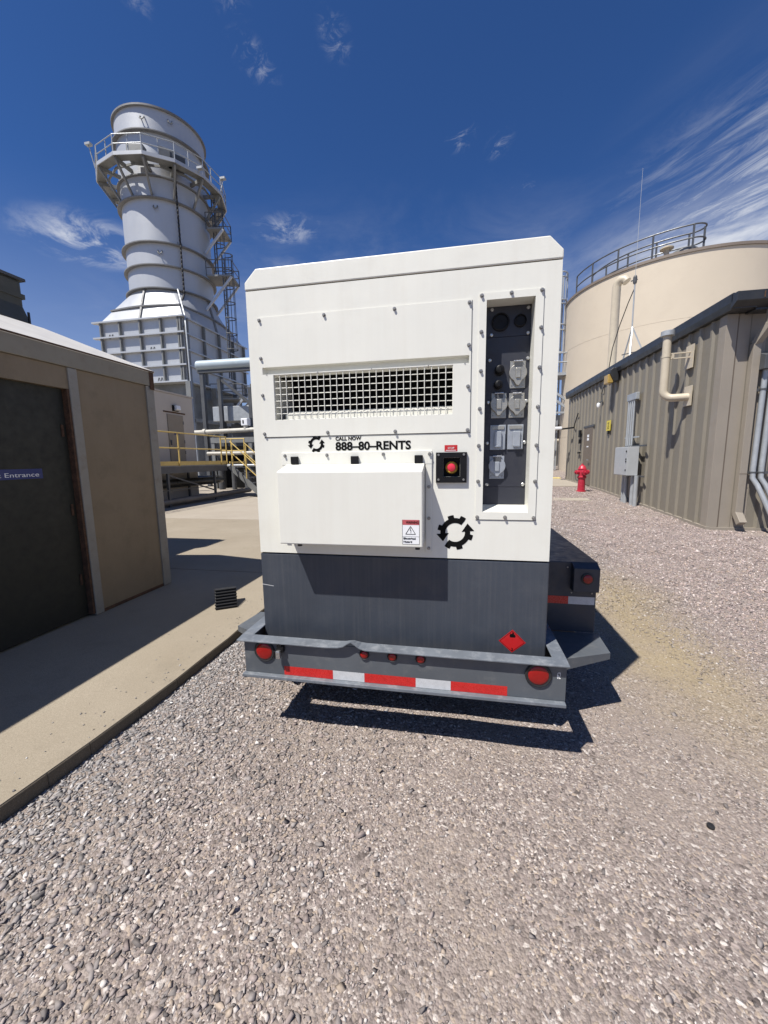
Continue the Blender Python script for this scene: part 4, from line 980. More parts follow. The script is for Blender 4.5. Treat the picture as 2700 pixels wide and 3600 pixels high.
# ------------------------------------------------------------------ plant between the stack and the walkway
tag(MB().lathe((-14.25, 20, 6.76), (1, 0, 0), [(.22, 0), (.27, .05), (.27, 9.0), (.2, 9.05)], 28).build('overhead_pipe', M['duct_blue'], smooth=True),
    'thick pale blue-grey pipe running level overhead in front of the stack', 'pipe')
PS = thing('pipe_support', (-13.9, 20.3, .08), 'grey steel frame holding up the thick overhead pipe', 'pipe support')
for x, y in ((-14.0, 20.0), (-14.0, 21.6)): MB().box(x - .1, x + .1, y - .1, y + .1, .085, 6.35).build('column', M['steel_dark'], PS)
MB().box(-14.2, -9, 19.86, 20.14, 6.351, 6.485).build('beam', M['steel_dark'], PS)
MB().bar((-13.86, 21.6, 6.3), (-12.1, 21.6, 4.9), .14).build('brace', M['steel_dark'], PS)
MB().bar((-12.0, 21.6, 5.9), (-9, 21.6, 5.9), .16).build('beam', M['steel_dark'], PS)
MB().box(-12.15, -11.95, 21.5, 21.7, 3.0, 5.8).build('post', M['steel_dark'], PS)
DU = thing('galvanised_duct', (-12.5, 22.6, .08), 'streaked galvanised sheet metal duct box below the overhead pipe', 'duct')
MB().box(-14.85, -8.5, 22.0, 23.4, 3.95, 4.83).build('casing', M['galv'], DU, bevel=.02)
MB().hexa([(-12.5, 22.2, 4.831), (-8.5, 22.2, 4.831), (-8.5, 23.4, 4.831), (-12.5, 23.4, 4.831)], [(-11.7, 22.4, 5.25), (-8.5, 22.4, 5.5), (-8.5, 23.2, 5.5), (-11.7, 23.2, 5.25)]).build('hood', M['galv'], DU)
for x in (-14.5, -11.5, -9): MB().box(x - .1, x + .1, 22.5, 22.7, .085, 3.949).build('leg', M['steel_dark'], DU)
MB().box(-14.6, -8.5, 23.5, 23.6, .085, 3.9).build('back_panel', M['steel_dark'], DU)
tag(MB().lathe((-14.6, 19.0, 3.05), (1, 0, .02), [(.12, 0), (.12, 1.15), (.17, 1.15), (.17, 1.3), (.12, 1.3), (.12, 8)], 18).build('flanged_pipe', M['pipe_pale'], smooth=True),
    'pale rust-streaked pipe with a flange under the galvanised duct', 'pipe')
VL = thing('valve_actuator', (-11.0, 19.0, 3.2), 'small white valve actuator standing on the flanged pipe', 'valve')
MB().box(-11.15, -10.78, 18.85, 19.2, 3.34, 3.72).build('body', M['label_white'], VL, bevel=.03)
MB().cyl((-10.97, 19.0, 3.1), (-10.97, 19.0, 3.34), .12).build('neck', M['pipe_pale'], VL)
MB().box(-11.05, -10.98, 18.84, 18.8495, 3.45, 3.62).build('window', M['black'], VL)
PB = thing('pipe_rack', (-11.5, 18.4, .08), 'grey channel beam on posts behind the yellow stair', 'pipe rack')
MB().box(-12.6, -8.3, 18.3, 18.5, 2.45, 2.72).build('beam', M['steel_grey'], PB)
for x in (-12.5, -10.4, -8.6): MB().box(x - .09, x + .09, 18.32, 18.48, .085, 2.449).build('post', M['steel_grey'], PB)
MB().box(-12.4, -8.2, 18.9, 20.2, .085, 2.3).build('skid', M['void'], PB)
for i_, (x, z, r_) in enumerate(((-11.9, 1.7, .16), (-11.2, 1.2, .12), (-10.4, 1.6, .2), (-9.6, 1.0, .15))):
    MB().cyl((x, 18.0, .09), (x, 18.0, z), r_, n=14).build('pump_body', M['steel_dark'], PB, smooth=True)
MB().cyl((-12.4, 17.7, 1.9), (-8.4, 17.7, 1.9), .09, n=12).build('header', M['pipe_pale'], PB, smooth=True)
MB().cyl((-12.6, 17.2, 1.3), (-8.4, 17.2, 1.3), .06, n=12).build('header', M['galv'], PB, smooth=True)
for x in (-12.9, -12.6):
    MB().cyl((x, 16.6, .09), (x, 16.6, 1.75), .09, n=12).build('header', M['galv'], PB, smooth=True)
VS = thing('vent_stub', (-12.2, 16.0, .08), 'thin dark vent pipe with a hand wheel beside the tan enclosure', 'pipe')
MB().cyl((-12.0, 16, .09), (-12.0, 16, 2.9), .05, n=10).build('pipe', M['steel_dark'], VS)
MB().lathe((-12.0, 15.9, 2.2), (0, -1, 0), [(.24, 0), (.26, .02), (.24, .04)], 20).build('hand_wheel', M['steel_grey'], VS)

# ------------------------------------------------------------------ ribbed building on the right
RBD = thing('ribbed_building', (8.0, 13.0, .1), 'low tan ribbed metal building with a dark fascia on the right', 'building')
wx0, wy0, wy1, wz1 = 4.73, 8.33, 18.4, 3.985
def rib_profile(start, stop, pitch_):
    pts = [(start, 0)]; c_ = start + pitch_ * .55
    while c_ + .07 < stop:
        pts += [(c_ - .065, 0), (c_ - .028, .04), (c_ + .028, .04), (c_ + .065, 0)]; c_ += pitch_
    pts.append((stop, 0)); return pts
def zb(y): return float(terrain(4.7, y)) + .03
mb = MB()
pr_ = rib_profile(wy0 + .17, wy1, .372)
vs_ = [(wx0 - h_, y, zb(y)) for y, h_ in pr_] + [(wx0 - h_, y, wz1) for y, h_ in pr_]
n = len(pr_)
mb.add(vs_, [(i, i + 1, n + i + 1, n + i) for i in range(n - 1)])
mb.build('ribbed_wall', M['rib_wall'], RBD)
mb = MB()
pr2 = rib_profile(wx0 + .62, 13.0, .372)
vs_ = [(x, wy0 - h_, .06) for x, h_ in pr2] + [(x, wy0 - h_, wz1) for x, h_ in pr2]; n = len(pr2)
mb.add(vs_, [(i, i + 1, n + i + 1, n + i) for i in range(n - 1)])
mb.build('ribbed_wall', M['rib_wall'], RBD)
mb = MB(); mb.box(wx0 - .03, wx0 + .15, wy0 - .03, wy0 + .17, .10, wz1); mb.box(wx0 + .1505, wx0 + .617, wy0 - .012, wy0 + .05, .10, wz1)
mb.build('corner_trim', M['corner_trim'], RBD, bevel=.004)
MB().box(wx0 + .16, wx0 + .175, wy0 - .016, wy0 - .0125, .10, wz1).build('trim_seam', M['door_brown'], RBD)
MB().box(wx0 + .36, wx0 + .372, wy0 - .016, wy0 - .0125, .10, wz1).build('trim_seam', M['rib_wall'], RBD)
MB().box(wx0 + .08, 13, wy0 + .08, wy1 - .05, .1, wz1 - .05).build('core', M['steel_dark'], RBD)
mb = MB()
yb = np.linspace(wy0 - .05, wy1, 12)
for a_, b_ in zip(yb, yb[1:]):
    mb.hexa([(wx0 - .05, a_, -.1), (wx0 + .02, a_, -.1), (wx0 + .02, b_, -.1), (wx0 - .05, b_, -.1)], [(wx0 - .05, a_, zb(a_) + .03), (wx0 + .02, a_, zb(a_) + .03), (wx0 + .02, b_, zb(b_) + .03), (wx0 - .05, b_, zb(b_) + .03)])
mb.box(wx0 + .021, 13, wy0 - .05, wy0 + .02, -.1, .135)
mb.build('base_trim', M['corner_trim'], RBD)
# fascia and gutter
fz0_, fz1_ = 3.99, 4.25
MB().prism([(wx0 - .10, fz0_), (wx0 - .13, fz0_ + .11), (wx0 - .13, fz1_), (wx0 + .25, fz1_), (wx0 + .25, fz0_)], 'y', wy0 - .30, wy1 + .12).build('fascia', M['fascia_dark'], RBD, bevel=.006)
MB().prism([(wy0 - .27, fz0_ - .001), (wy0 - .42, fz0_ + .09), (wy0 - .42, fz1_ - .02), (wy0 - .27, fz1_ - .02)], 'x', wx0 - .13, 13).build('gutter', M['fascia_dark'], RBD, bevel=.006)
MB().box(wx0 + .251, 13, wy0 - .265, wy0 + .05, fz0_ - .03, fz0_ + .005).build('soffit', M['fascia_dark'], RBD)
MB().hexa([(wx0 - .12, wy0 - .40, 4.20), (13, wy0 - .40, 4.20), (13, wy1 + .11, 4.20), (wx0 - .12, wy1 + .11, 4.20)],
          [(wx0 - .10, wy0 - .38, 4.225), (13, wy0 - .38, 4.225), (13, wy1 + .1, 4.225), (wx0 - .10, wy1 + .1, 4.225)]).build('roof', M['roof_pale'], RBD)
MB().box(wx0 + .26, wx0 + .275, wy0 - .427, wy0 - .4205, 4.10, 4.2).build('gutter_strap', M['rust'], RBD)
# personnel door
dd = MB().box(wx0 - .05, wx0 - .005, 15.0, 15.94, .44, 2.55).build('door', M['door_brown'], RBD, bevel=.004)
MB().box(wx0 - .06, wx0 - .01, 14.93, 16.0, 2.551, 2.62).build('door_header', M['steel_dark'], RBD)
for z in (2.08, 2.2): MB().box(wx0 - .0545, wx0 - .0505, 15.35, 15.55, z, z + .09).build('notice', M['label_white'], dd)
MB().box(wx0 - .0545, wx0 - .0505, 15.36, 15.56, 1.84, 1.88).build('notice', M['label_white'], dd)
MB().cyl((wx0 - .11, 15.08, 1.38), (wx0 - .11, 15.25, 1.38), .018, n=10).build('handle', M['chrome'], dd)
# downspout on the corner
dsx = 5.16; dy = wy0 - .02
mb = MB(); mb.box(dsx - .06, dsx + .06, dy - .11, dy - .005, .40, 3.45)
dn = mb.build('downspout', M['corner_trim'], RBD, bevel=.006)
mb = MB(); mb.bar((dsx, dy - .055, 3.44), (dsx + .06, dy - .27, 3.72), .12, .10); mb.bar((dsx + .06, dy - .27, 3.70), (dsx + .06, dy - .27, 3.95), .12, .10); mb.build('elbow', M['corner_trim'], dn, bevel=.006)
mb = MB(); mb.bar((dsx, dy - .06, .42), (dsx + .01, dy - .19, .24), .125, .105); mb.build('outlet', M['corner_trim'], dn, bevel=.006)
MB().box(dsx - .063, dsx + .063, dy - .113, dy - .1105, 1.15, 1.16).build('joint', M['door_brown'], dn)

# things fixed to that building
VP = thing('vent_pipe', (4.3, 9.35, 2.7), 'cream vent pipe with a metal cap bracketed to the ribbed wall', 'vent pipe')
vx_ = 4.28
pts = [(vx_, 9.42, 3.98), (vx_, 9.42, 2.86)] + [(vx_ + .16 - .16 * cos(t), 9.42 - .10 * (1 - cos(t)), 2.86 - .16 * sin(t)) for t in np.linspace(.3, pi / 2, 6)] + [(4.70, 9.26, 2.70)]
MB().tube(pts, .078, 20).build('pipe', M['vent_cream'], VP, smooth=True)
MB().lathe((vx_, 9.42, 3.97), (0, 0, 1), [(.10, 0), (.125, .0), (.125, .09), (.11, .10), (.02, .105)], 24).build('cap', M['galv'], VP, smooth=True)
MB().box(4.665, 4.688, 9.14, 9.40, 2.52, 2.92).build('flange_plate', M['vent_cream'], VP)
MB().box(4.665, 4.688, 9.20, 9.46, 3.28, 3.74).build('flange_plate', M['vent_cream'], VP)
mb = MB(); mb.bar((vx_ + .06, 9.36, 3.60), (4.665, 9.30, 3.60), .04, .02); mb.bar((vx_ + .06, 9.36, 3.50), (4.665, 9.30, 3.50), .04, .02); mb.bar((vx_ + .09, 9.35, 3.5), (vx_ + .09, 9.35, 3.6), .04)
mb.lathe((vx_, 9.42, 3.535), (0, 0, 1), [(.076, 0), (.084, 0), (.084, .03), (.076, .03)], 20)
mb.build('bracket', M['vent_cream'], VP)
LT = thing('flood_lamp', (4.55, 13.3, 3.9), 'dark hooded lamp with amber glass high on the ribbed wall', 'lamp')
MB().prism([(4.68, 3.72), (4.68, 4.10), (4.52, 4.12), (4.44, 4.05), (4.44, 3.95), (4.56, 3.72)], 'y', 12.98, 13.40).build('hood', M['fascia_dark'], LT, bevel=.02)
MB().box(4.40, 4.555, 13.03, 13.36, 3.68, 3.935).build('lens', M['amber'], LT, bevel=.02)
CM = thing('security_camera', (4.6, 14.2, 3.2), 'small white dome camera with a cable on the ribbed wall', 'camera')
MB().lathe((4.58, 14.25, 3.18), (0, 0, 1), [(.01, -.08), (.045, -.06), (.06, 0), (.055, .05), (.02, .08)], 18).build('dome', M['label_white'], CM, smooth=True)
MB().bar((4.58, 14.25, 3.25), (4.69, 14.2, 3.32), .04).build('arm', M['steel_dark'], CM)
MB().tube([(4.66, 14.2, 3.3), (4.655, 14.26, 3.55), (4.66, 14.12, 3.75), (4.66, 14.18, 3.92)], .012, 6).build('cable', M['cable'], CM)
YS = thing('yellow_sign', (4.68, 13.5, 2.45), 'small yellow sign with black marks on the ribbed wall', 'sign')
MB().box(4.672, 4.684, 13.38, 13.70, 2.30, 2.62).build('plate', M['sign_yellow'], YS)
mb = MB()
for z, w in ((2.54, .06), (2.48, .04), (2.42, .06), (2.37, .05)): mb.box(4.669, 4.6715, 13.54 - w, 13.54 + w, z - .012, z + .012)
mb.build('markings', M['ink'], YS)
MB().box(4.64, 4.671, 13.45, 13.50, 2.20, 2.30).build('hook', M['black'], YS)
EC = thing('electrical_cabinet', (4.45, 11.2, .3), 'grey electrical cabinet with conduits on the ribbed wall', 'cabinet')
MB().box(4.30, 4.56, 11.00, 11.80, 1.00, 1.74).build('body', M['cab_grey'], EC, bevel=.008)
MB().box(4.284, 4.2995, 11.012, 11.79, 1.01, 1.73).build('door', M['cab_grey'], EC, bevel=.004)
for z in (1.12, 1.34, 1.40, 1.60): MB().box(4.272, 4.2835, 11.02, 11.06, z, z + .045).build('latch', M['black'], EC)
for z in (.985, 1.76): MB().bar((4.60, 10.75, z), (4.60, 11.95, z), .04).build('strut', M['steel_dark'], EC)
for y in (11.58, 11.70, 11.82, 11.92): MB().cyl((4.60, y, 1.74), (4.60, y, 3.0), .024, n=10).build('conduit', M['galv'], EC, smooth=True)
for y in (10.95, 11.15, 11.55, 11.70): MB().cyl((4.52, y, .12), (4.52, y, 1.0), .05, n=12).build('conduit', M['galv'], EC, smooth=True)
MB().box(4.57, 4.66, 11.45, 12.0, 2.98, 3.16).build('pull_box', M['galv'], EC, bevel=.01)
MB().bar((4.64, 11.3, 2.0), (4.64, 12.1, 2.0), .04).build('strut', M['galv'], EC)
DV = thing('door_station', (4.6, 16.4, 2.2), 'black intercom and small boxes on the wall beside the building door', 'intercom')
for y, z, w, h_ in ((16.35, 2.25, .09, .26), (16.33, 2.0, .05, .16), (16.42, 1.62, .04, .06), (16.28, 1.62, .04, .06)):
    MB().box(4.62, 4.684, y - w, y + w, z, z + h_).build('unit', M['black'], DV)
LA = thing('pole_lantern', (4.2, 17.2, 2.7), 'pale arm light on a black bracket near the far end of the ribbed wall', 'lamp')
MB().bar((4.68, 17.25, 2.68), (4.15, 17.6, 2.64), .06).build('bracket', M['black'], LA)
MB().box(3.75, 4.25, 17.35, 17.75, 2.62, 2.74).build('head', M['label_white'], LA, bevel=.03)
MB().tube([(4.66, 17.2, 2.7), (4.62, 17.0, 2.8), (4.66, 16.75, 3.2)], .02, 6).build('cable', M['cable'], LA)
CD = thing('conduit_pair', (5.35, 8.15, .1), 'pair of galvanised conduits rising from the gravel beside the downspout', 'conduit')
for i_, x in enumerate((5.30, 5.43)):
    MB().tube([(x + .23, 7.86, .02), (x + .21, 7.90, .35), (x + .05, 8.13, .95), (x, 8.19, 1.08), (x, 8.2, 1.25), (x + .02, 8.2, 3.0)], .042, 14).build('conduit', M['galv'], CD, smooth=True)
for z in (1.15, 2.62): MB().box(5.17, 5.65, 8.235, 8.285, z, z + .05).build('strut', M['steel_dark'], CD)
for x in (5.30, 5.43):
    for z in (1.165, 2.635): MB().lathe((x + (z - 1.1) * .012, 8.2, z), (0, 0, 1), [(.05, 0), (.05, .03)], 14).build('clamp', M['steel_dark'], CD)
MB().hexa([(5.22, 8.08, 2.98), (5.62, 8.08, 2.98), (5.62, 8.28, 2.98), (5.22, 8.28, 2.98)], [(5.22, 8.08, 3.22), (5.62, 8.08, 3.22), (5.62, 8.28, 3.30), (5.22, 8.28, 3.30)]).build('junction_box', M['steel_dark'], CD, bevel=.01)
RP = thing('roof_vent', (6.0, 17.45, 4.26), 'cream roof pipe with a bent top in front of the tank', 'vent pipe')
MB().tube([(6.0, 17.45, 4.265), (6.0, 17.45, 8.0), (6.02, 17.40, 8.14), (6.09, 17.33, 8.21), (6.2, 17.25, 8.19), (6.26, 17.2, 8.08)], .155, 20).build('pipe', M['vent_cream'], RP, smooth=True)
MB().lathe((6.0, 17.45, 4.262), (0, 0, 1), [(.42, 0), (.36, .12), (.17, .2)], 20).build('flashing', M['galv'], RP)
AN = thing('antenna_mast', (5.8, 15.2, 4.26), 'whip antenna on a small tripod mast on the ribbed building roof', 'antenna')
MB().cyl((5.8, 15.2, 4.28), (5.8, 15.25, 7.45), .022, n=10).build('mast', M['galv'], AN, smooth=True)
MB().cyl((5.8, 15.25, 7.3), (5.8, 15.25, 10.75), .009, .004, n=8).build('whip', M['antenna_white'], AN, smooth=True)
MB().lathe((5.8, 15.25, 7.25), (0, 0, 1), [(.05, 0), (.06, .05), (.06, .2), (.04, .25)], 12).build('clamp', M['steel_dark'], AN)
MB().bar((5.70, 15.32, 7.36), (5.86, 15.2, 7.36), .03).build('clamp', M['steel_dark'], AN)
for dx_, dy_ in ((-.1, .75), (-.25, -.55), (.5, -.45)):
    MB().bar((5.8, 15.2, 5.85), (5.8 + dx_, 15.2 + dy_, 4.27), .035).build('tripod_leg', M['galv'], AN)
MB().bar((5.6, 15.4, 5.0), (5.95, 15.0, 5.0), .03).build('stay', M['steel_dark'], AN)
MB().tube([(5.8, 15.25, 7.1), (5.76, 15.6, 6.75), (5.75, 16.2, 6.2), (5.8, 16.9, 5.6), (5.85, 17.3, 4.9), (5.9, 17.3, 4.3)], .016, 6).build('cable', M['cable'], AN)

# ------------------------------------------------------------------ hydrant
HY = thing('fire_hydrant', (4.04, 13.75, .36), 'red fire hydrant standing in the gravel by the ribbed building', 'hydrant')
hb = Vector((4.04, 13.75, .355))
MB().lathe(hb, (0, 0, 1), [(.15, 0), (.15, .03), (.115, .035), (.108, .42), (.13, .44), (.14, .47), (.14, .5), (.115, .52), (.125, .60), (.125, .70), (.115, .73)], 28).build('barrel', M['hydrant'], HY, smooth=True)
MB().lathe(hb + Vector((0, 0, .73)), (0, 0, 1), [(.135, 0), (.135, .025), (.115, .04), (.095, .10), (.05, .14), (.03, .15), (.03, .19), (.01, .19)], 24).build('bonnet', M['hydrant'], HY, smooth=True)
d1 = Vector((-.95, -.3, 0)).normalized(); d2 = Vector((.2, -1, 0)).normalized(); d3 = Vector((.95, .3, 0)).normalized()
for d_, r_ in ((d1, .058), (d2, .075), (d3, .058)):
    MB().lathe(hb + Vector((0, 0, .64)) + d_ * .10, d_, [(r_, 0), (r_, .07), (r_ * 1.25, .07), (r_ * 1.25, .12), (r_ * .5, .125), (r_ * .45, .16)], 16).build('nozzle', M['hydrant'], HY, smooth=True)
MB().tube([hb + Vector((0, 0, .6)) + d1 * .24, hb + Vector((0, 0, .42)) + d1 * .22, hb + Vector((0, 0, .36)) + d1 * .15, hb + Vector((0, 0, .45)) + d1 * .115], .012, 6).build('chain', M['rail_dark'], HY)

# ------------------------------------------------------------------ water tank
TK = thing('storage_tank', (10.93, 24.3, .5), 'large round cream storage tank with a handrail on its roof', 'tank')
tcx, tcy, TR, TZ = 10.93, 24.3, 5.0, 10.0
MB().lathe((tcx, tcy, 0), (0, 0, 1), [(TR, .2), (TR, TZ - .06)], 128).build('shell', M['tank_cream'], TK, smooth=True)
MB().lathe((tcx, tcy, TZ - .06), (0, 0, 1), [(TR + .02, -.06), (TR + .055, -.05), (TR + .055, .06), (TR - .1, .07), (1.0, .9), (.1, .95)], 128).build('roof', M['tank_rim'], TK, smooth=True)
for z in (2.6, 4.95, 7.3): MB().lathe((tcx, tcy, z), (0, 0, 1), [(TR + .001, 0), (TR + .008, .006), (TR + .001, .012)], 96).build('weld_seam', M['tank_cream'], TK, smooth=True)
def tp(deg, r, z): t = radians(deg); return Vector((tcx + r * cos(t), tcy + r * sin(t), z))
d0, dE = 186, 254
for r in (4.75, 3.95):
    for z in (TZ + .55, TZ + 1.07):
        MB().tube([tp(dg, r, z) for dg in np.linspace(d0, dE, 26)], .032, 8).build('handrail', M['rail_dark'], TK, smooth=True)
    for dg in np.linspace(d0, dE, 5): MB().bar(tp(dg, r, TZ + .02), tp(dg, r, TZ + 1.07), .06).build('rail_post', M['rail_dark'], TK)
for z in (TZ + .55, TZ + 1.07):
    MB().tube([tp(dE + 6.5 * sin(a_), 4.35 + .40 * cos(a_), z) for a_ in np.linspace(0, pi, 14)], .032, 8).build('handrail', M['rail_dark'], TK, smooth=True)
MB().bar(tp(dE + 6, 4.35, TZ), tp(dE + 6, 4.35, TZ + 1.07), .06).build('rail_post', M['rail_dark'], TK)
MB().lathe(tp(243, 4.35, TZ + .05), (0, 0, 1), [(.10, 0), (.10, .40), (.26, .44), (.26, .48), (.12, .56), (.02, .58)], 24).build('roof_vent', M['vent_cream'], TK, smooth=True)
MB().lathe(tp(252, 4.1, TZ + .04), (0, 0, 1), [(.5, 0), (.5, .22), (.48, .26), (.1, .28)], 24).build('hatch', M['steel_grey'], TK, smooth=True)
# ladder with cage, landing and its frame on the left of the tank
LD = thing('tank_ladder', (5.65, 24.9, .7), 'caged steel ladder with a landing at the side of the cream tank', 'ladder')
lx, ly_ = 5.62, 25.0
for dx_, dy_ in ((-.28, 0), (.2, .1)): MB().bar((lx + dx_, ly_ + dy_, .7), (lx + dx_, ly_ + dy_, 11.7), .08).build('rail', M['galv'], LD)
mb = MB(); z = 1.0
while z < 11.5: mb.cyl((lx - .28, ly_, z), (lx + .2, ly_ + .1, z), .022, n=6); z += .32
mb.build('rungs', M['galv'], LD)
hz_ = [7.4, 8.6, 8.9, 10.0, 10.2, 11.4, 11.65]
for z in hz_:
    MB().tube([(lx - .04 + .42 * cos(a_), ly_ - .62 * sin(a_), z) for a_ in np.linspace(0, pi, 10)], .04, 6).build('cage_hoop', M['galv'], LD)
for a_ in (.3, 1.0, 1.6, 2.2, 2.9): MB().bar((lx - .04 + .42 * cos(a_), ly_ - .62 * sin(a_), 7.4), (lx - .04 + .42 * cos(a_), ly_ - .62 * sin(a_), 11.65), .05).build('cage_bar', M['galv'], LD)
MB().box(lx - .9, lx + .75, ly_ - 1.0, ly_ + .5, 6.05, 6.2).build('landing', M['galv'], LD)
for p, q in (((lx - .9, ly_ - 1.0), (lx + .75, ly_ - 1.0)), ((lx + .75, ly_ - 1.0), (lx + .75, ly_ + .5)), ((lx - .9, ly_ - 1.0), (lx - .9, ly_ + .5))):
    for z in (6.75, 7.25): MB().cyl((*p, z), (*q, z), .04, n=8).build('guard_rail', M['galv'], LD)
    for w in (p, q): MB().bar((*w, 6.1), (*w, 7.25), .06).build('guard_post', M['galv'], LD)
for x, y in ((lx - .85, ly_ - .95), (lx - .3, ly_ - .95), (lx - .85, ly_ + .4)): MB().bar((x, y, .6), (x, y, 6.05), .11).build('leg', M['galv'], LD)
for (z0, z1) in ((5.6, 4.3), (5.2, 3.9)): MB().bar((lx - .85, ly_ - .95, z0), (lx + .9, ly_ - .95, z1), .12).build('brace', M['galv'], LD)
MB().bar((lx - .9, ly_ - .95, 4.0), (lx + .6, ly_ - .95, 4.0), .1).build('girt', M['galv'], LD)

# far building, pads
FB = thing('far_building', (4.6, 32, .9), 'distant tan metal building with a dark eave beyond the hydrant', 'building')
mb = MB(); pr3 = rib_profile(1.0, 7.4, .6); n = len(pr3)
mb.add([(x, 30 - h_, .7) for x, h_ in pr3] + [(x, 30 - h_, 3.3) for x, h_ in pr3], [(i, i + 1, n + i + 1, n + i) for i in range(n - 1)])
mb.build('wall', M['rib_wall'], FB)
MB().box(1.0, 7.4, 30.05, 36, .7, 3.3).build('core', M['rib_wall'], FB)
MB().box(.8, 7.6, 29.5, 36.2, 3.75, 4.4).build('roof', M['steel_dark'], FB)
MB().box(.9, 7.5, 29.8, 36, 3.301, 3.749).build('soffit', M['door_brown'], FB)
MB().box(7.05, 7.35, 29.93, 29.99, .8, 2.7).build('door', M['steel_dark'], FB)
FP = tag(MB().tube([(5.0, 28.6, 2.6), (7.55, 28.6, 2.6), (7.62, 28.6, 2.55), (7.65, 28.6, 2.3), (7.65, 28.6, .8)], .12, 12).build('far_pipe', M['vent_cream'], smooth=True),
         'cream bent pipe in front of the distant tan building', 'pipe')
def pad(x0, x1, y0, y1, h_, nm, mat_):
    m_ = MB(); yy_ = np.linspace(y0, y1, 8)
    for a_, b_ in zip(yy_, yy_[1:]):
        za, zb_ = float(terrain(x1, a_)) + h_, float(terrain(x1, b_)) + h_
        m_.hexa([(x0, a_, -.1), (x1, a_, -.1), (x1, b_, -.1), (x0, b_, -.1)], [(x0, a_, za), (x1, a_, za), (x1, b_, zb_), (x0, b_, zb_)])
    return structure(m_.build(nm, mat_))
pad(1.2, 4.675, 15.2, 18.9, .03, 'pavement', M['pad_conc'])
pad(1.2, 4.675, 18.905, 19.3, .055, 'kerb', M['kerb_yellow'])
pad(1.0, 3.75, 11.75, 12.25, .012, 'pavement', M['pad_conc'])

# dark cap lying in the gravel
tag(MB().lathe((1.035, 1.606, float(bumpy(1.035, 1.606)) + .004), (.1, -.2, 1), [(.004, -.004), (.013, -.003), (.014, .003), (.013, .008), (.003, .009)], 20).build('bottle_cap', M['rubber'], smooth=True),
    'small black plastic cap lying on the gravel in the right foreground', 'cap')

# ------------------------------------------------------------------ sky, sun, camera
w = bpy.data.worlds.new('World'); S.world = w; w.use_nodes = True
nt = w.node_tree; bg = nt.nodes['Background']
sky = N(nt, 'ShaderNodeTexSky'); sky.sky_type = 'NISHITA'; sky.sun_disc = False
sky.sun_elevation = math.asin(-SUN.z); sky.sun_rotation = math.atan2(-SUN.x, -SUN.y)
sky.altitude = 1600; sky.air_density = 1.0; sky.dust_density = 0.25; sky.ozone_density = 4.0
tc = N(nt, 'ShaderNodeTexCoord')
sp = N(nt, 'ShaderNodeSeparateXYZ'); nt.links.new(tc.outputs['Generated'], sp.inputs[0])
mz = N(nt, 'ShaderNodeMath', operation='MAXIMUM'); mz.inputs[1].default_value = 0.02; nt.links.new(sp.outputs[2], mz.inputs[0])
du = N(nt, 'ShaderNodeMath', operation='DIVIDE'); nt.links.new(sp.outputs[0], du.inputs[0]); nt.links.new(mz.outputs[0], du.inputs[1])
dv = N(nt, 'ShaderNodeMath', operation='DIVIDE'); nt.links.new(sp.outputs[1], dv.inputs[0]); nt.links.new(mz.outputs[0], dv.inputs[1])
cl = N(nt, 'ShaderNodeCombineXYZ'); nt.links.new(du.outputs[0], cl.inputs[0]); nt.links.new(dv.outputs[0], cl.inputs[1])
CL = cl.outputs[0]     # a flat cloud layer overhead: position = horizontal offset / height
def math2(op, a_, b_, c_=None):
    n_ = N(nt, 'ShaderNodeMath', operation=op)
    for i, v_ in enumerate((a_, b_, c_)):
        if v_ is None: continue
        if hasattr(v_, 'links'): nt.links.new(v_, n_.inputs[i])
        else: n_.inputs[i].default_value = v_
    return n_.outputs[0]
def blob(cx_, cy_, rx, ry, rot, soft=1.0):
    mp = N(nt, 'ShaderNodeMapping'); mp.vector_type = 'TEXTURE'
    mp.inputs['Location'].default_value = (cx_, cy_, 0); mp.inputs['Rotation'].default_value = (0, 0, rot); mp.inputs['Scale'].default_value = (rx, ry, 1)
    nt.links.new(CL, mp.inputs['Vector'])
    ln = N(nt, 'ShaderNodeVectorMath', operation='LENGTH'); nt.links.new(mp.outputs[0], ln.inputs[0])
    r = N(nt, 'ShaderNodeMapRange'); r.interpolation_type = 'SMOOTHSTEP'; r.inputs[1].default_value = 1.0; r.inputs[2].default_value = 0.0
    nt.links.new(ln.outputs['Value'], r.inputs[0]); return r.outputs[0]
def cnoise(scale, detail, rough, rot=0.0, stretch=(1, 1), dist=0.0, lo=0.4, hi=0.7, seed=0.0):
    mp = N(nt, 'ShaderNodeMapping'); mp.inputs['Rotation'].default_value = (0, 0, rot); mp.inputs['Location'].default_value = (seed, seed * .7, 0)
    mp2 = N(nt, 'ShaderNodeMapping'); mp2.inputs['Scale'].default_value = (stretch[0], stretch[1], 1)
    nt.links.new(CL, mp.inputs['Vector']); nt.links.new(mp.outputs[0], mp2.inputs['Vector'])
    n_ = N(nt, 'ShaderNodeTexNoise', Scale=scale, Detail=detail, Roughness=rough, Distortion=dist); nt.links.new(mp2.outputs[0], n_.inputs['Vector'])
    r = N(nt, 'ShaderNodeMapRange'); r.interpolation_type = 'SMOOTHSTEP'; r.inputs[1].default_value = lo; r.inputs[2].default_value = hi
    nt.links.new(n_.outputs['Fac'], r.inputs[0]); return r.outputs[0]
CLOUDS = []
def cloud(mask, tex, amt): CLOUDS.append(math2('MULTIPLY', math2('MULTIPLY', mask, tex), amt))
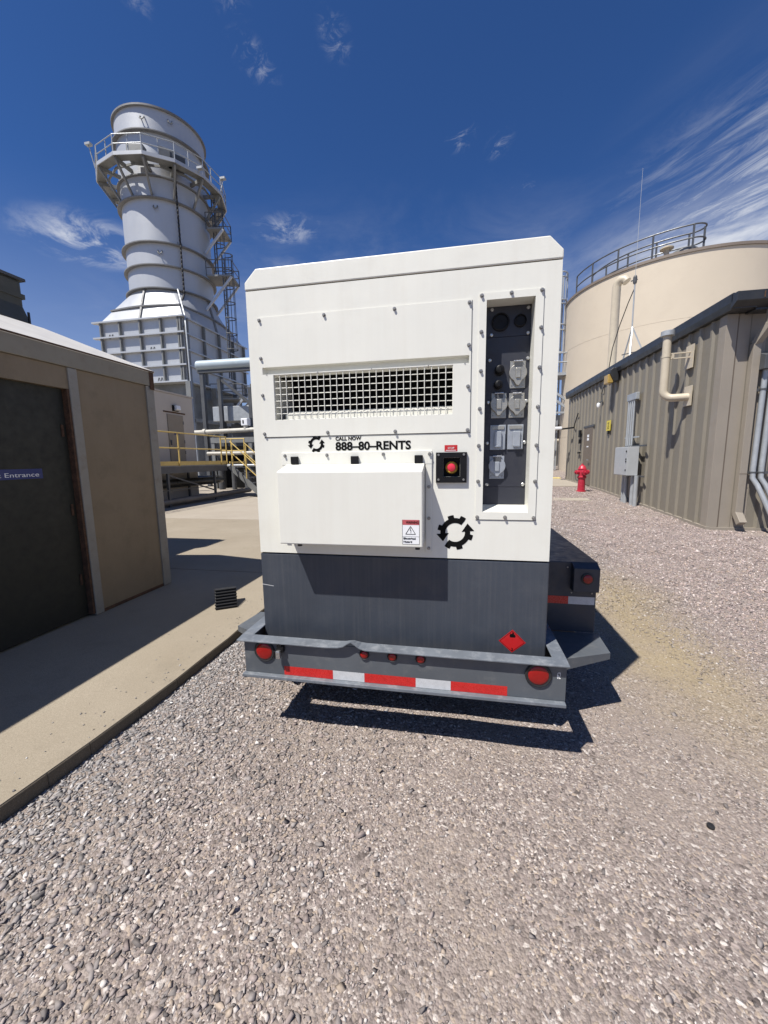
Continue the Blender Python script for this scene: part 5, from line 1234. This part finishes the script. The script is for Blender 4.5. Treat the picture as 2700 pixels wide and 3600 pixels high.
# high cirrus in streaks to the right, thicker towards the horizon
cloud(blob(1.22, 1.78, .75, .80, 0), cnoise(2.6, 10, .72, radians(58), (.8, 2.3), .9, .38, .74), .95)
cloud(blob(1.05, 1.75, .70, .95, 0), cnoise(1.3, 6, .6, radians(58), (.6, 1.3), .4, .34, .80, 3.1), .38)
cloud(blob(1.35, 2.35, 1.0, .85, 0), cnoise(2.0, 9, .66, radians(52), (.7, 1.7), .6, .24, .68, 7.3), .95)
# small torn cumulus
cloud(blob(-.75, 1.73, .21, .16, 0), cnoise(6.5, 10, .66, 0, (1, 1), .7, .40, .70, 1.9), .62)
cloud(blob(-.80, 1.90, .42, .42, 0), cnoise(3, 8, .62, 0, (1, 1), .4, .42, .85, 5.0), .22)
cloud(blob(-1.66, 1.64, .36, .34, 0), cnoise(4.2, 10, .66, .4, (1, 1.1), .7, .42, .70, 2.9), .85)
cloud(blob(-.515, 1.04, .06, .10, -.2), cnoise(17, 10, .7, .6, (1, 1.5), .9, .48, .78, 4.4), .45)
cloud(blob(-.50, .92, .05, .05, 0), cnoise(16, 10, .7, .6, (1, 1.5), .9, .46, .80, 9.4), .28)
cloud(blob(-.30, 1.03, .05, .09, .1), cnoise(16, 10, .7, .3, (1, 1.5), .9, .46, .80, 6.1), .40)
cloud(blob(-.70, .87, .04, .05, 0), cnoise(16, 10, .7, .3, (1, 1.5), .9, .44, .80, 3.1), .3)
cloud(blob(.0, 1.39, .06, .08, .4), cnoise(15, 10, .7, .8, (1, 1.5), .9, .48, .80, 8.0), .38)
cloud(blob(.12, 1.44, .05, .09, .3), cnoise(15, 10, .7, .8, (1, 1.5), .9, .46, .78, 5.5), .38)
cloud(blob(.23, 1.68, .07, .09, 0), cnoise(14, 10, .7, .8, (1, 1.5), .9, .48, .80, 2.5), .28)
# unseen thin veil behind the viewer, added as neutral fill light
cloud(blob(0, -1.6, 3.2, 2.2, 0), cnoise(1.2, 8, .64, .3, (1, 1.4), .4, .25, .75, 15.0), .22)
cloud(blob(0, 2.6, 3.5, 1.3, 0), cnoise(1.6, 9, .64, .3, (1, 1), .4, .40, .85, 12.0), .26)
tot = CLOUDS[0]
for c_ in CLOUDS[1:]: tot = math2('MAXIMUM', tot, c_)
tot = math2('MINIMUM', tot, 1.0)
deep = mixc(nt, 1.0, sky.outputs[0], (0.54, 0.89, 1.36), 'MULTIPLY')
white = (10.5, 10.8, 11.4)
hz1 = N(nt, 'ShaderNodeMapRange'); hz1.interpolation_type = 'SMOOTHSTEP'
hz1.inputs[1].default_value = 0.50; hz1.inputs[2].default_value = 0.04; hz1.inputs[3].default_value = 0.0; hz1.inputs[4].default_value = 0.42
nt.links.new(sp.outputs[2], hz1.inputs[0])
deep = mixc(nt, hz1.outputs[0], deep, (6.6, 7.3, 8.8))      # pale haze low over the horizon
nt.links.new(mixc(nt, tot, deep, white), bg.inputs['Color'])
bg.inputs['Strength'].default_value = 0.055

sun = bpy.data.lights.new('sun', 'SUN'); sun.energy = 5.0; sun.angle = radians(0.53); sun.color = (1.0, 0.955, 0.89)
so = bpy.data.objects.new('sun', sun); COL.objects.link(so); so.rotation_euler = SUN.to_track_quat('-Z', 'Y').to_euler(); so.location = (-20, -25, 60)

cam = bpy.data.cameras.new('camera'); co_ = bpy.data.objects.new('camera', cam); COL.objects.link(co_)
cam.sensor_fit = 'VERTICAL'; cam.sensor_height = 36; cam.sensor_width = 27; cam.lens = 36 * 1355 / 3600
cam.clip_start = 0.02; cam.clip_end = 2000
CM_ = [[0.9825587, 0.0119767, -0.1855668], [0.1854479, -0.1366055, 0.9731125], [-0.0136947, -0.9905531, -0.1364440]]
co_.matrix_world = Matrix(((CM_[0][0], -CM_[0][1], -CM_[0][2], 0), (CM_[1][0], -CM_[1][1], -CM_[1][2], 0), (CM_[2][0], -CM_[2][1], -CM_[2][2], 1.516), (0, 0, 0, 1)))
S.camera = co_
S.view_settings.view_transform = 'Standard'; S.view_settings.look = 'None'; S.view_settings.exposure = 0.5; S.view_settings.gamma = 1
S.cycles.max_bounces = 6; S.cycles.diffuse_bounces = 3; S.cycles.glossy_bounces = 3
S.cycles.sample_clamp_indirect = 6
